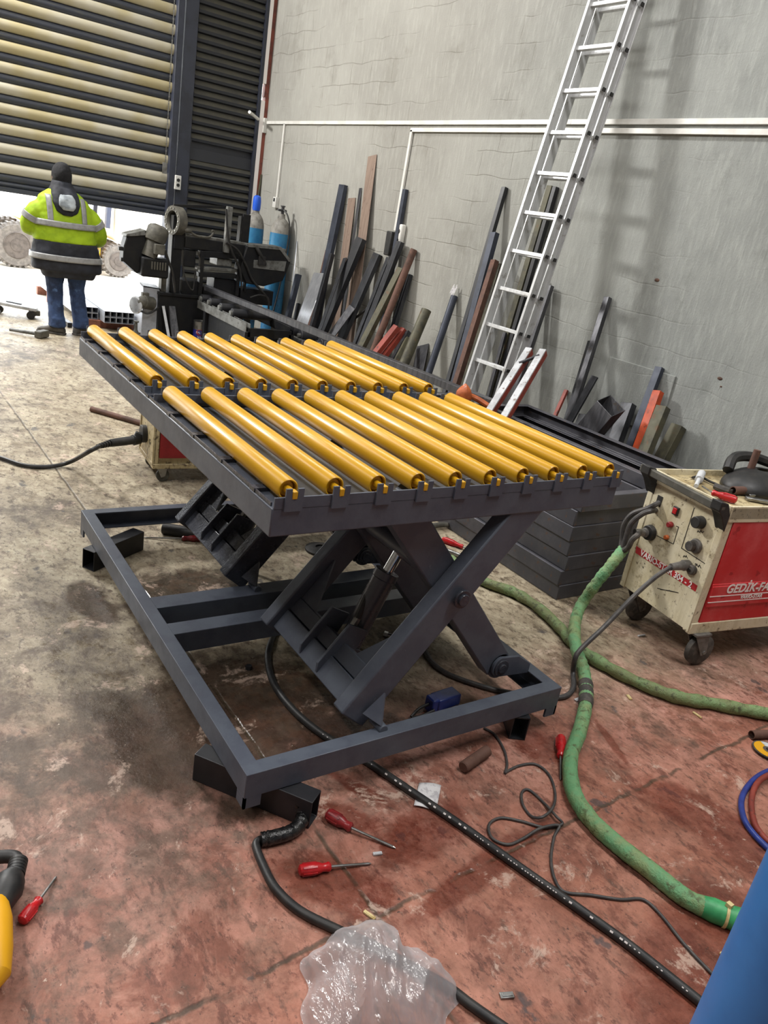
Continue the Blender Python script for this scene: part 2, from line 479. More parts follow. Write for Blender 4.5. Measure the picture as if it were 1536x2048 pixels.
def plastic_bag_material():
    m = bpy.data.materials.new('clear_plastic_film')
    m.use_nodes = True
    t = m.node_tree
    out = t.nodes['Material Output']
    t.nodes.remove(t.nodes['Principled BSDF'])
    tr = t.nodes.new('ShaderNodeBsdfTransparent')
    tr.inputs[0].default_value = (0.97, 0.96, 0.97, 1)
    df = t.nodes.new('ShaderNodeBsdfTranslucent')
    df.inputs[0].default_value = (0.88, 0.87, 0.89, 1)
    d2 = t.nodes.new('ShaderNodeBsdfDiffuse')
    d2.inputs[0].default_value = (0.86, 0.85, 0.87, 1)
    gl = t.nodes.new('ShaderNodeBsdfGlossy')
    gl.inputs['Roughness'].default_value = 0.09
    m0 = t.nodes.new('ShaderNodeMixShader')
    m0.inputs[0].default_value = 0.6
    m1 = t.nodes.new('ShaderNodeMixShader')
    m1.inputs[0].default_value = 0.42
    m2 = t.nodes.new('ShaderNodeMixShader')
    fr = t.nodes.new('ShaderNodeFresnel')
    fr.inputs[0].default_value = 1.22
    t.links.new(df.outputs[0], m0.inputs[1])
    t.links.new(d2.outputs[0], m0.inputs[2])
    t.links.new(tr.outputs[0], m1.inputs[1])
    t.links.new(m0.outputs[0], m1.inputs[2])
    m2.inputs[0].default_value = 0.17
    t.nodes.remove(fr)
    tc = t.nodes.new('ShaderNodeTexCoord')
    mp = t.nodes.new('ShaderNodeMapping')
    mp.inputs['Rotation'].default_value = (0, 0, 0.57)
    mp.inputs['Scale'].default_value = (60, 12, 12)
    nz = t.nodes.new('ShaderNodeTexNoise')
    nz.inputs['Scale'].default_value = 1.0
    nz.inputs['Detail'].default_value = 3
    bp = t.nodes.new('ShaderNodeBump')
    bp.inputs['Strength'].default_value = 0.9
    bp.inputs['Distance'].default_value = 0.03
    t.links.new(tc.outputs['Object'], mp.inputs[0])
    t.links.new(mp.outputs[0], nz.inputs['Vector'])
    t.links.new(nz.outputs['Fac'], bp.inputs['Height'])
    t.links.new(bp.outputs[0], gl.inputs['Normal'])
    t.links.new(m1.outputs[0], m2.inputs[1])
    t.links.new(gl.outputs[0], m2.inputs[2])
    t.links.new(m2.outputs[0], out.inputs[0])
    return m


MT['film'] = plastic_bag_material()

# ------------------------------------------------------------------ mesh builder
XF = {}


def orient(d, up=(0, 0, 1)):
    d = V(d).normalized()
    u = V(up)
    if abs(d.dot(u.normalized())) > 0.98:
        u = V((1, 0, 0)) if abs(d.x) < 0.9 else V((0, 1, 0))
    a = d.cross(u).normalized()
    b = a.cross(d).normalized()
    return a, b


def cr(pts, k=8, closed=False):
    P = [V(p) for p in pts]
    if len(P) < 3:
        return P
    out = []
    n = len(P)
    for i in range(n - 1):
        p0 = P[max(i - 1, 0)]
        p1, p2 = P[i], P[i + 1]
        p3 = P[min(i + 2, n - 1)]
        for j in range(k):
            t = j / k
            out.append(0.5 * ((2 * p1) + (p2 - p0) * t + (2 * p0 - 5 * p1 + 4 * p2 - p3) * t * t + (3 * p1 - p0 - 3 * p2 + p3) * t ** 3))
    out.append(P[-1])
    return out


class MB:
    def __init__(s):
        s.v, s.f, s.mi, s.m = [], [], [], 0

    def add(s, vs, fs):
        n = len(s.v)
        s.v += [V(q) for q in vs]
        s.f += [tuple(i + n for i in f) for f in fs]
        s.mi += [s.m] * len(fs)
        return s

    def box(s, x0, x1, y0, y1, z0, z1):
        vs = [(x, y, z) for z in (z0, z1) for y in (y0, y1) for x in (x0, x1)]
        return s.add(vs, [(0, 2, 3, 1), (4, 5, 7, 6), (0, 1, 5, 4), (2, 6, 7, 3), (0, 4, 6, 2), (1, 3, 7, 5)])

    def sweep(s, poly, p, q, up=(0, 0, 1), cap=True):
        p, q = V(p), V(q)
        a, b = orient(q - p, up)
        n = len(poly)
        vs = [p + a * u + b * v for u, v in poly] + [q + a * u + b * v for u, v in poly]
        fs = [(i, (i + 1) % n, n + (i + 1) % n, n + i) for i in range(n)]
        if cap:
            fs += [tuple(range(n))[::-1], tuple(range(n, 2 * n))]
        return s.add(vs, fs)

    def bar(s, p, q, w, h, up=(0, 0, 1)):
        return s.sweep([(-w / 2, -h / 2), (w / 2, -h / 2), (w / 2, h / 2), (-w / 2, h / 2)], p, q, up)

    def hollow(s, outer, inner, p, q, up=(0, 0, 1)):
        p, q = V(p), V(q)
        a, b = orient(q - p, up)
        n = len(outer)
        vs = []
        for c in (p, q):
            for pl in (outer, inner):
                vs += [c + a * u + b * v for u, v in pl]
        fs = []
        for i in range(n):
            j = (i + 1) % n
            fs += [(i, j, 2 * n + j, 2 * n + i), (n + j, n + i, 3 * n + i, 3 * n + j), (j, i, n + i, n + j),
                   (2 * n + i, 2 * n + j, 3 * n + j, 3 * n + i)]
        return s.add(vs, fs)

    def rhs(s, p, q, w, h, t, up=(0, 0, 1)):
        o = [(-w / 2, -h / 2), (w / 2, -h / 2), (w / 2, h / 2), (-w / 2, h / 2)]
        w, h = w - 2 * t, h - 2 * t
        return s.hollow(o, [(-w / 2, -h / 2), (w / 2, -h / 2), (w / 2, h / 2), (-w / 2, h / 2)], p, q, up)

    def pipe(s, p, q, r, t, n=18):
        o = [(r * math.cos(2 * PI * i / n), r * math.sin(2 * PI * i / n)) for i in range(n)]
        k = (r - t) / r
        return s.hollow(o, [(u * k, v * k) for u, v in o], p, q)

    def channel(s, p, q, w, h, t, up=(0, 0, 1)):      # web w along side axis, flanges h along up
        return s.sweep([(-w / 2, -h / 2), (w / 2, -h / 2), (w / 2, h / 2), (w / 2 - t, h / 2), (w / 2 - t, -h / 2 + t),
                        (-w / 2 + t, -h / 2 + t), (-w / 2 + t, h / 2), (-w / 2, h / 2)], p, q, up)

    def angle(s, p, q, w, h, t, up=(0, 0, 1)):
        return s.sweep([(-w / 2, -h / 2), (w / 2, -h / 2), (w / 2, -h / 2 + t), (-w / 2 + t, -h / 2 + t), (-w / 2 + t, h / 2),
                        (-w / 2, h / 2)], p, q, up)

    def cyl(s, p, q, r, r2=None, n=20):
        p, q = V(p), V(q)
        r2 = r if r2 is None else r2
        a, b = orient(q - p)
        vs = [c + (a * math.cos(2 * PI * i / n) + b * math.sin(2 * PI * i / n)) * rr for c, rr in ((p, r), (q, r2)) for i in range(n)]
        fs = [(i, (i + 1) % n, n + (i + 1) % n, n + i) for i in range(n)]
        return s.add(vs, fs + [tuple(range(n))[::-1], tuple(range(n, 2 * n))])

    def tube(s, pts, r, n=8, up=(0, 0, 1)):
        P = [V(p) for p in pts]
        rr = r if callable(r) else (lambda i: r)
        a, b = orient(P[1] - P[0], up)
        vs = []
        for i, p in enumerate(P):
            d = (P[min(i + 1, len(P) - 1)] - P[max(i - 1, 0)])
            if d.length < 1e-9:
                d = V((0, 0, 1))
            d.normalize()
            b = (b - d * b.dot(d))
            b.normalize()
            a = d.cross(b)
            vs += [p + (a * math.cos(2 * PI * j / n) + b * math.sin(2 * PI * j / n)) * rr(i) for j in range(n)]
        fs = []
        for i in range(len(P) - 1):
            for j in range(n):
                k = (j + 1) % n
                fs.append((i * n + j, i * n + k, (i + 1) * n + k, (i + 1) * n + j))
        m = (len(P) - 1) * n
        fs += [tuple(range(n))[::-1], tuple(range(m, m + n))]
        return s.add(vs, fs)

    def lathe(s, prof, p, axis=(0, 0, 1), n=28):
        p = V(p)
        d = V(axis).normalized()
        a, b = orient(d)
        vs = [p + d * h + (a * math.cos(2 * PI * j / n) + b * math.sin(2 * PI * j / n)) * max(r, 1e-5) for r, h in prof for j in range(n)]
        fs = []
        for i in range(len(prof) - 1):
            for j in range(n):
                k = (j + 1) % n
                fs.append((i * n + j, i * n + k, (i + 1) * n + k, (i + 1) * n + j))
        m = (len(prof) - 1) * n
        fs += [tuple(range(n))[::-1], tuple(range(m, m + n))]
        return s.add(vs, fs)

    def ell(s, c, rx, ry, rz, n=16):
        c = V(c)
        k = n // 2
        vs, fs = [], []
        for i in range(k + 1):
            t = PI * i / k
            for j in range(n):
                p = 2 * PI * j / n
                vs.append(c + V((rx * max(math.sin(t), 1e-4) * math.cos(p), ry * max(math.sin(t), 1e-4) * math.sin(p), rz * math.cos(t))))
        for i in range(k):
            for j in range(n):
                fs.append((i * n + j, i * n + (j + 1) % n, (i + 1) * n + (j + 1) % n, (i + 1) * n + j))
        return s.add(vs, fs)

    def prism(s, poly, vec):
        P = [V(p) for p in poly]
        n = len(P)
        fs = [(i, (i + 1) % n, n + (i + 1) % n, n + i) for i in range(n)]
        return s.add(P + [p + V(vec) for p in P], fs + [tuple(range(n))[::-1], tuple(range(n, 2 * n))])

    def loft(s, rings, n=28, e=2.3):     # rings: (centre, rx, ry, axis_a, axis_b)
        vs, fs = [], []
        for c, rx, ry, a, b in rings:
            c, a, b = V(c), V(a), V(b)
            for j in range(n):
                t = 2 * PI * j / n
                ct, st = math.cos(t), math.sin(t)
                vs.append(c + a * rx * math.copysign(abs(ct) ** (2 / e), ct) + b * ry * math.copysign(abs(st) ** (2 / e), st))
        for i in range(len(rings) - 1):
            for j in range(n):
                k = (j + 1) % n
                fs.append((i * n + j, i * n + k, (i + 1) * n + k, (i + 1) * n + j))
        m = (len(rings) - 1) * n
        fs += [tuple(range(n))[::-1], tuple(range(m, m + n))]
        return s.add(vs, fs)

    def grid(s, fn, nu, nv):
        vs = [fn(i / (nu - 1), j / (nv - 1)) for j in range(nv) for i in range(nu)]
        return s.add(vs, [(j * nu + i, j * nu + i + 1, (j + 1) * nu + i + 1, (j + 1) * nu + i) for j in range(nv - 1) for i in range(nu - 1)])

    def build(s, name, m, parent=None, bev=0.0, local=False, sharp=35, origin=True, keep=False):
        me = bpy.data.meshes.new(name)
        vs = [V(p) for p in s.v]
        loc = V((0, 0, 0))
        if parent is not None:
            if not local:
                inv = XF[parent.name].inverted()
                vs = [inv @ p for p in vs]
        elif origin and vs:
            lo = [min(p[i] for p in vs) for i in range(3)]
            hi = [max(p[i] for p in vs) for i in range(3)]
            loc = V(((lo[0] + hi[0]) / 2, (lo[1] + hi[1]) / 2, lo[2]))
            vs = [p - loc for p in vs]
        me.from_pydata([tuple(p) for p in vs], [], s.f)
        ms = m if isinstance(m, (list, tuple)) else [m]
        for q in ms:
            me.materials.append(MT[q] if isinstance(q, str) else q)
        for p, i in zip(me.polygons, s.mi):
            p.material_index = i
        if not keep:
            bm = bmesh.new()
            bm.from_mesh(me)
            bmesh.ops.recalc_face_normals(bm, faces=bm.faces)
            bm.to_mesh(me)
            bm.free()
        me.polygons.foreach_set('use_smooth', [True] * len(me.polygons))
        me.set_sharp_from_angle(angle=math.radians(sharp))
        o = bpy.data.objects.new(name, me)
        COL.objects.link(o)
        if parent is not None:
            o.parent = parent
            XF[o.name] = XF[parent.name]
        else:
            o.location = loc
            XF[o.name] = Matrix.Translation(loc)
        if bev:
            b = o.modifiers.new('soft_edges', 'BEVEL')
            b.width = bev
            b.segments = 2
            b.limit_method = 'ANGLE'
            b.angle_limit = math.radians(40)
        return o


def tag(o, label, cat, group=None):
    o['label'] = label
    o['category'] = cat
    if group:
        o['group'] = group
    return o


def structure(o):
    o['kind'] = 'structure'
    return o


def thing(name, label, cat, loc, rz=0.0, group=None):
    o = bpy.data.objects.new(name, None)
    COL.objects.link(o)
    o.empty_display_size = 0.1
    o.location = loc
    o.rotation_euler = (0, 0, rz)
    XF[o.name] = Matrix.Translation(V(loc)) @ Matrix.Rotation(rz, 4, 'Z')
    return tag(o, label, cat, group)


def lettering(txt, name, m, parent, origin, xdir, ydir, size, shear=0.0, align='CENTER', width=1.0, bold=0.0):
    cu = bpy.data.curves.new(name, 'FONT')
    cu.body = txt
    cu.size = size
    cu.align_x = align
    cu.align_y = 'CENTER'
    cu.shear = shear
    cu.extrude = 0.0006
    cu.offset = bold
    tmp = bpy.data.objects.new('tmp_text', cu)
    COL.objects.link(tmp)
    dg = bpy.context.evaluated_depsgraph_get()
    me = bpy.data.meshes.new_from_object(tmp.evaluated_get(dg))
    bpy.data.objects.remove(tmp)
    bpy.data.curves.remove(cu)
    xd, yd = V(xdir).normalized(), V(ydir).normalized()
    yd = (yd - xd * yd.dot(xd)).normalized()
    zd = xd.cross(yd)
    inv = XF[parent.name].inverted()
    for v in me.vertices:
        v.co = inv @ (V(origin) + xd * v.co.x * width + yd * v.co.y + zd * v.co.z)
    me.materials.clear()
    me.materials.append(MT[m])
    o = bpy.data.objects.new(name, me)
    COL.objects.link(o)
    o.parent = parent
    XF[o.name] = XF[parent.name]
    return o

# ================================================================== SETTING
WX, WY = 4.70, 10.5          # right wall plane, shutter wall plane


def flat(name, x0, x1, y0, y1, z0, z1, m):
    b = MB()
    b.box(x0, x1, y0, y1, z0, z1)
    return structure(b.build(name, m, origin=False))


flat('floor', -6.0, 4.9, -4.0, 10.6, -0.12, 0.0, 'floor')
flat('ground', -60, 70, 10.6, 120, -0.14, -0.02, 'ground')
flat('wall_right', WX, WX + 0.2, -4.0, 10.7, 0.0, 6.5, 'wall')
flat('wall_left', -6.2, -6.0, -4.0, 10.7, 0.0, 6.5, 'plain_wall')
flat('wall_near', -6.0, 4.7, -4.2, -4.0, 0.0, 6.5, 'plain_wall')
flat('ceiling', -6.2, 4.9, -4.2, 10.7, 6.5, 6.6, 'ceiling')
b = MB()
b.box(-6.0, -1.0, WY, WY + 0.15, 0, 6.5)
b.box(-1.0, 4.7, WY, WY + 0.15, 4.5, 6.5)
structure(b.build('wall_far', 'plain_wall', origin=False))

# roller shutter: bowed slats, alternately pale and dark
pr = []
P = 0.2075
z0s = 1.345
k = 0
zz = z0s
edges = [z0s]
base = 0.163 + P * 5
for i in range(6, 22):
    edges += [0.163 + P * i + 0.0, 0.163 + P * i + P * 0.41]
edges = sorted(e for e in set(edges) if z0s <= e < 4.5)
for a, c in zip(edges[:-1], edges[1:]):
    wide = (c - a) > 0.1
    for t in range(8):
        f = t / 8
        pr.append((-(0.030 if wide else 0.020) * math.sin(PI * f) ** 0.7 + (0.0 if wide else 0.012), a + (c - a) * f))
    pr.append((0.018, c - 0.003))
b = MB()
n = len(pr)
vs = [(x, WY + 0.02 + d, z) for x in (-1.0, 3.44) for d, z in pr]
b.add(vs, [(i, i + 1, n + i + 1, n + i) for i in range(n - 1)])
b.box(-1.0, 3.44, WY - 0.015, WY + 0.03, z0s - 0.05, z0s + 0.002)
door = structure(b.build('door_1', 'shutter', origin=False, sharp=50))
b = MB()
b.box(-1.1, -1.0, WY - 0.05, WY + 0.1, 0, 4.5)
structure(b.build('trim_1', 'post', origin=False))
b = MB()
b.box(3.42, 3.50, WY - 0.08, WY + 0.10, 0, 4.5)
b.box(3.52, 3.68, WY - 0.06, WY + 0.10, 0, 4.5)
structure(b.build('trim_2', 'post', origin=False, bev=0.004))
b = MB()
zs = 0.0
b.box(3.68, 4.58, WY + 0.045, WY + 0.09, 0, 4.5)
while zs < 4.45:
    if not (2.02 < zs < 2.16):
        b.prism([(3.70, WY + 0.05, zs), (3.70, WY - 0.005, zs + 0.008), (3.70, WY - 0.016, zs + 0.040), (3.70, WY + 0.03, zs + 0.096), (3.70, WY + 0.05, zs + 0.096)], (0.86, 0, 0))
    zs += 0.102
b.box(3.70, 4.56, WY + 0.01, WY + 0.06, 2.03, 2.17)
b.box(3.66, 3.71, WY - 0.01, WY + 0.06, 0, 2.28)
structure(b.build('wall_far_louvre', 'shutter_dark', origin=False))
b = MB()
b.box(4.555, 4.59, WY - 0.05, WY + 0.08, 0, 4.5)
structure(b.build('trim_3', 'post', origin=False))
b = MB()
b.box(4.592, 4.648, WY - 0.05, WY + 0.02, 0.0, 2.9)
b.box(4.592, 4.64, WY - 0.05, WY + 0.02, 3.1, 4.4)
structure(b.build('trim_4', 'white_ink', origin=False))  # white strip painted in place of daylight showing through a gap
b = MB()
b.box(4.65, 4.70, WY - 0.04, WY + 0.05, 0.0, 2.95)
b.box(4.64, 4.70, WY - 0.02, WY + 0.05, 2.95, 4.5)
structure(b.build('trim_5', 'trim_red', origin=False))
# old plaster ledge and rust spots on the long wall
b = MB()
b.box(4.685, 4.702, 3.25, 3.85, 0.60, 1.03)
structure(b.build('trim_6', 'wall', origin=False, bev=0.004))
for q, (px, py, r) in enumerate(((1314, 560, 0.022), (1440, 757, 0.020), (1442, 773, 0.009))):
    p = AX(px, py, WX)
    b = MB()
    b.ell((WX, p.y, p.z), 0.006, r, r * 0.55, 12)
    structure(b.build('trim_%d' % (7 + q), 'rust', origin=False))

# ================================================================== SCISSOR LIFT
T = thing('lift_table', 'dark grey scissor lift with two rows of yellow rollers on its raised top', 'lift table', (1.48, 2.6, 0))


def cring(b, x0, x1, y0, y1, z0, z1, fl, t):      # rectangular ring of channel, open to the inside
    prof = [(0, z0), (fl, z0), (fl, z0 + t), (t, z0 + t), (t, z1 - t), (fl, z1 - t), (fl, z1), (0, z1)]
    cs = [(x0, y0, 1, 1), (x1, y0, -1, 1), (x1, y1, -1, -1), (x0, y1, 1, -1)]
    n = len(prof)
    vs = [(cx + sx * d, cy + sy * d, z) for cx, cy, sx, sy in cs for d, z in prof]
    fs = []
    for i in range(4):
        j = (i + 1) % 4
        for k in range(n):
            m = (k + 1) % n
            fs.append((i * n + k, i * n + m, j * n + m, j * n + k))
    b.add(vs, fs)
    return b


BX0, BX1, BY0, BY1, BZ0, BZ1 = 0.827, 2.11, 1.545, 3.53, 0.10, 0.185
b = cring(MB(), BX0, BX1, BY0, BY1, BZ0, BZ1, 0.052, 0.007)
b.build('base_frame', 'lift', T, bev=0.002)
for i, (x, y) in enumerate(((BX0, BY0), (BX1, BY0), (BX0, BY1), (BX1, BY1))):
    sx = 1 if i % 2 == 0 else -1
    sy = 1 if i < 2 else -1
    b = MB()
    b.box(min(x, x + sx * 0.055), max(x, x + sx * 0.055), min(y, y + sy * 0.008), max(y, y + sy * 0.008), 0.062, 0.101)
    b.box(min(x, x + sx * 0.008), max(x, x + sx * 0.008), min(y, y + sy * 0.05), max(y, y + sy * 0.05), 0.062, 0.101)
    b.build('foot_bracket', 'lift', T)
for y0, y1 in ((2.53, 2.62), (2.33, 2.41)):
    b = MB()
    b.rhs((BX0 + 0.045, (y0 + y1) / 2, 0.14), (BX1 - 0.045, (y0 + y1) / 2, 0.14), y1 - y0, 0.085, 0.005)
    b.build('cross_member', 'lift', T, bev=0.002)

AP, AQ = V((1.226, 0, 0.205)), V((1.828, 0, 0.937))
BP, BQ = V((1.905, 0, 0.232)), V((1.302, 0, 0.935))
AD = (AQ - AP).normalized()
BD = (BQ - BP).normalized()
AN = V((-AD.z, 0, AD.x))          # towards the upper left of arm A
PIV = V((1.567, 0, 0.607))


def at(p, y):
    return V((p.x, y, p.z))


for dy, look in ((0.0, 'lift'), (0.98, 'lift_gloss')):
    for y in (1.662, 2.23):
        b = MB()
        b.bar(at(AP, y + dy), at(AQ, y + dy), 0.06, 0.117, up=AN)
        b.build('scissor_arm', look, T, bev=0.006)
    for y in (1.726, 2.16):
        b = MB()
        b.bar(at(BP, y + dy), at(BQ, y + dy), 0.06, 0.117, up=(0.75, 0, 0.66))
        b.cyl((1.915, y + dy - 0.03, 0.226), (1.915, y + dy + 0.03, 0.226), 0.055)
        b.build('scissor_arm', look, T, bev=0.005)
    # plate cross member tying the low ends of the outer pair, its gussets and cylinder lugs
    b = MB()
    c0 = AP + AD * 0.055 - AN * 0.005
    for off, wd, dp in ((0.0, 0.085, 0.07), (0.075, 0.06, 0.055)):
        c = c0 + AD * off
        b.bar(at(c, 1.68 + dy), at(c, 2.20 + dy), wd, dp, up=AN)
    b.build('cross_plate', look, T, bev=0.003)
    for y, sg in ((1.684, 1), (2.196, -1)):
        b = MB()
        q = AP + AD * 0.16
        b.prism([at(q + AN * 0.01, y + dy), at(q + AN * 0.01 + AD * 0.19, y + dy), at(q + AN * 0.01, y + dy + sg * 0.11)], AN * 0.008)
        b.build('gusset_plate', look, T)
    for y in (1.865, 1.99):
        b = MB()
        q = AP + AD * 0.02
        b.prism([at(q + AN * 0.03, y + dy), at(q + AN * 0.055 + AD * 0.03, y + dy), at(q + AN * 0.055 + AD * 0.2, y + dy), at(q + AD * 0.22 - AN * 0.03, y + dy),
                 at(q + AD * 0.1 - AN * 0.05, y + dy)], (0, 0.012, 0))
        b.build('cylinder_lug', look, T, bev=0.002)
    # hydraulic cylinder
    cb, ct, rt = AY(690, 1305, 1.93) + V((0, dy, 0)), AY(775, 1142, 1.93) + V((0, dy, 0)), AY(803, 1095, 1.93) + V((0, dy, 0))
    b = MB()
    cd = (ct - cb).normalized()
    b.cyl(cb, ct - cd * 0.03, 0.042, n=28)
    b.cyl(ct - cd * 0.03, ct, 0.045, n=28)
    b.cyl(cb + V((0, -0.055, 0)), cb + V((0, 0.055, 0)), 0.045)
    cyl = b.build('hydraulic_cylinder', 'cyl_paint' if look == 'lift' else look, T, bev=0.002)
    b = MB()
    b.cyl(ct - cd * 0.02, rt, 0.020)
    b.build('piston_rod', 'chrome', cyl)
    b = MB()
    b.cyl((1.35, 1.85 + dy, 0.262), (1.35, 1.868 + dy, 0.262), 0.016, n=8)
    b.build('pin_bolt', 'lift_gloss', cyl)
    b = MB()
    fp = cb + cd * 0.055 + V((-0.04, -0.02, 0.0))
    b.tube(cr([fp + V((0.02, 0, -0.02)), fp + V((-0.01, 0, 0.0)), fp + V((-0.012, 0, 0.03)), fp + V((0.012, 0, 0.06))], 5), 0.008)
    b.cyl(fp + V((0.012, 0, 0.055)), fp + V((0.035, 0.0, 0.10)), 0.013, n=10)
    fit = b.build('hose_fitting', 'steel', cyl)
    b = MB()
    h0 = fp + V((0.033, 0, 0.097))
    b.tube(cr([h0, h0 + V((0.05, 0.03, 0.08)), h0 + V((0.13, 0.10, 0.10)), h0 + V((0.20, 0.20, -0.05)), h0 + V((0.16, 0.22, -0.25)), V((h0.x + 0.08, h0.y + 0.24, 0.02))], 8), 0.013)
    b.build('hydraulic_hose', 'rubber', cyl)
    b = MB()
    b.cyl((rt.x, 1.75 + dy, rt.z), (rt.x, 2.13 + dy, rt.z), 0.03)
    b.build('torque_tube', look, T)
    # pins
    b = MB()
    b.cyl((PIV.x, 1.612 + dy, PIV.z), (PIV.x, 2.27 + dy, PIV.z), 0.017)
    b.cyl((PIV.x, 1.609 + dy, PIV.z), (PIV.x, 1.62 + dy, PIV.z), 0.033)
    b.cyl((PIV.x, 1.600 + dy, PIV.z), (PIV.x, 1.612 + dy, PIV.z), 0.021)
    b.build('pivot_pin', 'lift_gloss', T, bev=0.002)
    for y in (1.57, 2.24):
        b = MB()
        b.cyl((1.312, y + dy, 0.19), (1.312, y + 0.07 + dy, 0.19), 0.017)
        b.build('pin_shaft', 'lift', T, bev=0.003)
    b = MB()
    g3 = [AY(725, 1427, 1.619), AY(769, 1385, 1.619), AY(762, 1452, 1.575)]
    b.prism([g + V((0, dy, 0)) for g in g3], (0.006, 0, -0.006))
    b.build('gusset_plate', look, T)
    for y in (1.680, 2.19):
        b = MB()
        cpt = [(1.905 + 0.042 * math.cos(a), y + dy, 0.232 + 0.042 * math.sin(a)) for a in [PI * (0.55 + i / 12 * 0.95) for i in range(13)]]
        b.prism(cpt + [(2.062, y + dy, 0.175), (2.062, y + dy, 0.215), (1.99, y + dy, 0.262)], (0, 0.012, 0))
        b.build('pivot_lug', look, T, bev=0.001)
        b = MB()
        b.cyl((1.905, y + dy - 0.012, 0.230), (1.905, y + dy + 0.02, 0.230), 0.019)
        b.cyl((1.905, y + dy - 0.006, 0.230), (1.905, y + dy, 0.230), 0.034)
        b.build('pivot_pin', 'lift_gloss', T, bev=0.002)

# top deck
DX0, DX1, DY0, DY1, DZ0, DZ1 = 0.85, 2.205, 1.627, 3.735, 0.889, 0.970
b = MB()
ro = [(DX0, DY0), (DX1, DY0), (DX1, DY1), (DX0, DY1)]
ww = 0.06
ri = [(DX0 + ww, DY0 + ww), (DX1 - ww, DY0 + ww), (DX1 - ww, DY1 - ww), (DX0 + ww, DY1 - ww)]
vs = [(x, y, z) for z in (DZ0, DZ1) for x, y in ro + ri]
fs = []
for i in range(4):
    j = (i + 1) % 4
    fs += [(i, j, 8 + j, 8 + i), (4 + j, 4 + i, 12 + i, 12 + j), (i, 4 + i, 4 + j, j), (8 + i, 8 + j, 12 + j, 12 + i)]
b.add(vs, fs)
b.build('deck_frame', 'lift', T, bev=0.004)
b = MB()
b.box(DX0 + 0.045, DX1 - 0.02, DY0 + 0.02, DY1 - 0.02, 0.948, 0.953)
b.build('deck_sheet', 'tray', T)
for x in (1.2, 1.52, 1.84):
    b = MB()
    b.box(x - 0.03, x + 0.03, DY0 + 0.05, DY1 - 0.05, 0.889, 0.947)
    b.build('deck_rib', 'lift', T)
b = MB()     # lip down the left side, standing off the deck on welds
b.box(DX0 + 0.004, DX0 + 0.009, DY0 + 0.02, DY1 - 0.02, 0.970, 0.980)
for i in range(9):
    y = DY0 + 0.12 + i * 0.235
    b.box(DX0 + 0.002, DX0 + 0.05, y, y + 0.03, 0.968, 0.981)
b.build('side_lip', 'lift_gloss', T)
ROWS = ((1.662, 2.612), (2.772, 3.712))
STRIPS = ((1.629, 1), (2.632, -1), (2.742, 1), (3.727, -1))
for y, sg in STRIPS:
    b = MB()
    b.box(DX0 + 0.005, DX1 - 0.004, y - 0.003, y + 0.003, 0.968, 1.000)
    b.build('bracket_strip', 'lift', T, bev=0.001)
b = MB()
b.box(DX0 + 0.005, DX1 - 0.004, 2.635, 2.742, 0.955, 0.974)
b.build('centre_beam', 'lift', T, bev=0.002)
RXS = [0.908 + i * 0.1414 for i in range(10)]
RZ, RR = 1.007, 0.0305


def bracket(x, y):
    b = MB()
    w, h0, h1, nw = 0.026, 0.962, 1.025, 0.0085
    pts = [(x - w, y, h0), (x + w, y, h0), (x + w, y, h1), (x + nw, y, h1), (x + nw, y, RZ - 0.004), (x + nw * 0.7, y, RZ - 0.010), (x, y, RZ - 0.0125),
           (x - nw * 0.7, y, RZ - 0.010), (x - nw, y, RZ - 0.004), (x - nw, y, h1), (x - w, y, h1)]
    b.prism(pts, (0, 0.006, 0))
    b.build('roller_bracket', 'lift', T)


for ya, yb in ROWS:
    for x in RXS:
        bracket(x, ya - 0.042 if ya < 2 else ya - 0.036)
        bracket(x, yb + 0.022)
        b = MB()
        prof = [(RR - 0.006, 0.022), (RR - 0.006, 0.001), (RR - 0.003, 0), (RR, 0.004), (RR, yb - ya - 0.004), (RR - 0.003, yb - ya), (RR - 0.006, yb - ya - 0.001), (RR - 0.006, yb - ya - 0.022)]
        b.lathe(prof, (x, ya, RZ), (0, 1, 0), 36)
        r = b.build('roller', 'yellow', T, sharp=50)
        b = MB()
        b.cyl((x, ya - 0.022, RZ), (x, yb + 0.02, RZ), 0.0105, n=16)
        b.cyl((x, ya + 0.012, RZ), (x, ya + 0.02, RZ), 0.022, n=20)
        b.box(x - 0.0075, x + 0.0075, ya - 0.0435, ya - 0.02, RZ - 0.011, RZ + 0.0105)
        b.box(x - 0.0075, x + 0.0075, yb + 0.018, yb + 0.034, RZ - 0.011, RZ + 0.0105)
        b.build('axle', 'yellow', r, bev=0.002)

# offcuts of steel the base stands on
def solo(b, name, m, label, cat, group=None, bev=0.0, **k):
    return tag(b.build(name, m, bev=bev, **k), label, cat, group)


b = MB()
b.rhs((0.79, 1.80, 0.049), (1.03, 1.475, 0.049), 0.062, 0.098, 0.004)
solo(b, 'steel_tube', 'black', 'black steel tube offcut under the near corner of the lift base', 'steel offcut', bev=0.002)
b = MB()
b.rhs((1.925, 1.538, 0.049), (2.0, 1.67, 0.049), 0.062, 0.098, 0.004)
solo(b, 'steel_tube', 'mill_dark', 'short tube offcut under the right end of the lift base', 'steel offcut')
b = MB()
b.rhs((0.80, 3.26, 0.049), (1.08, 3.44, 0.049), 0.07, 0.098, 0.004)
solo(b, 'steel_tube', 'black', 'black steel tube offcut under the far left corner of the lift base', 'steel offcut', bev=0.002)

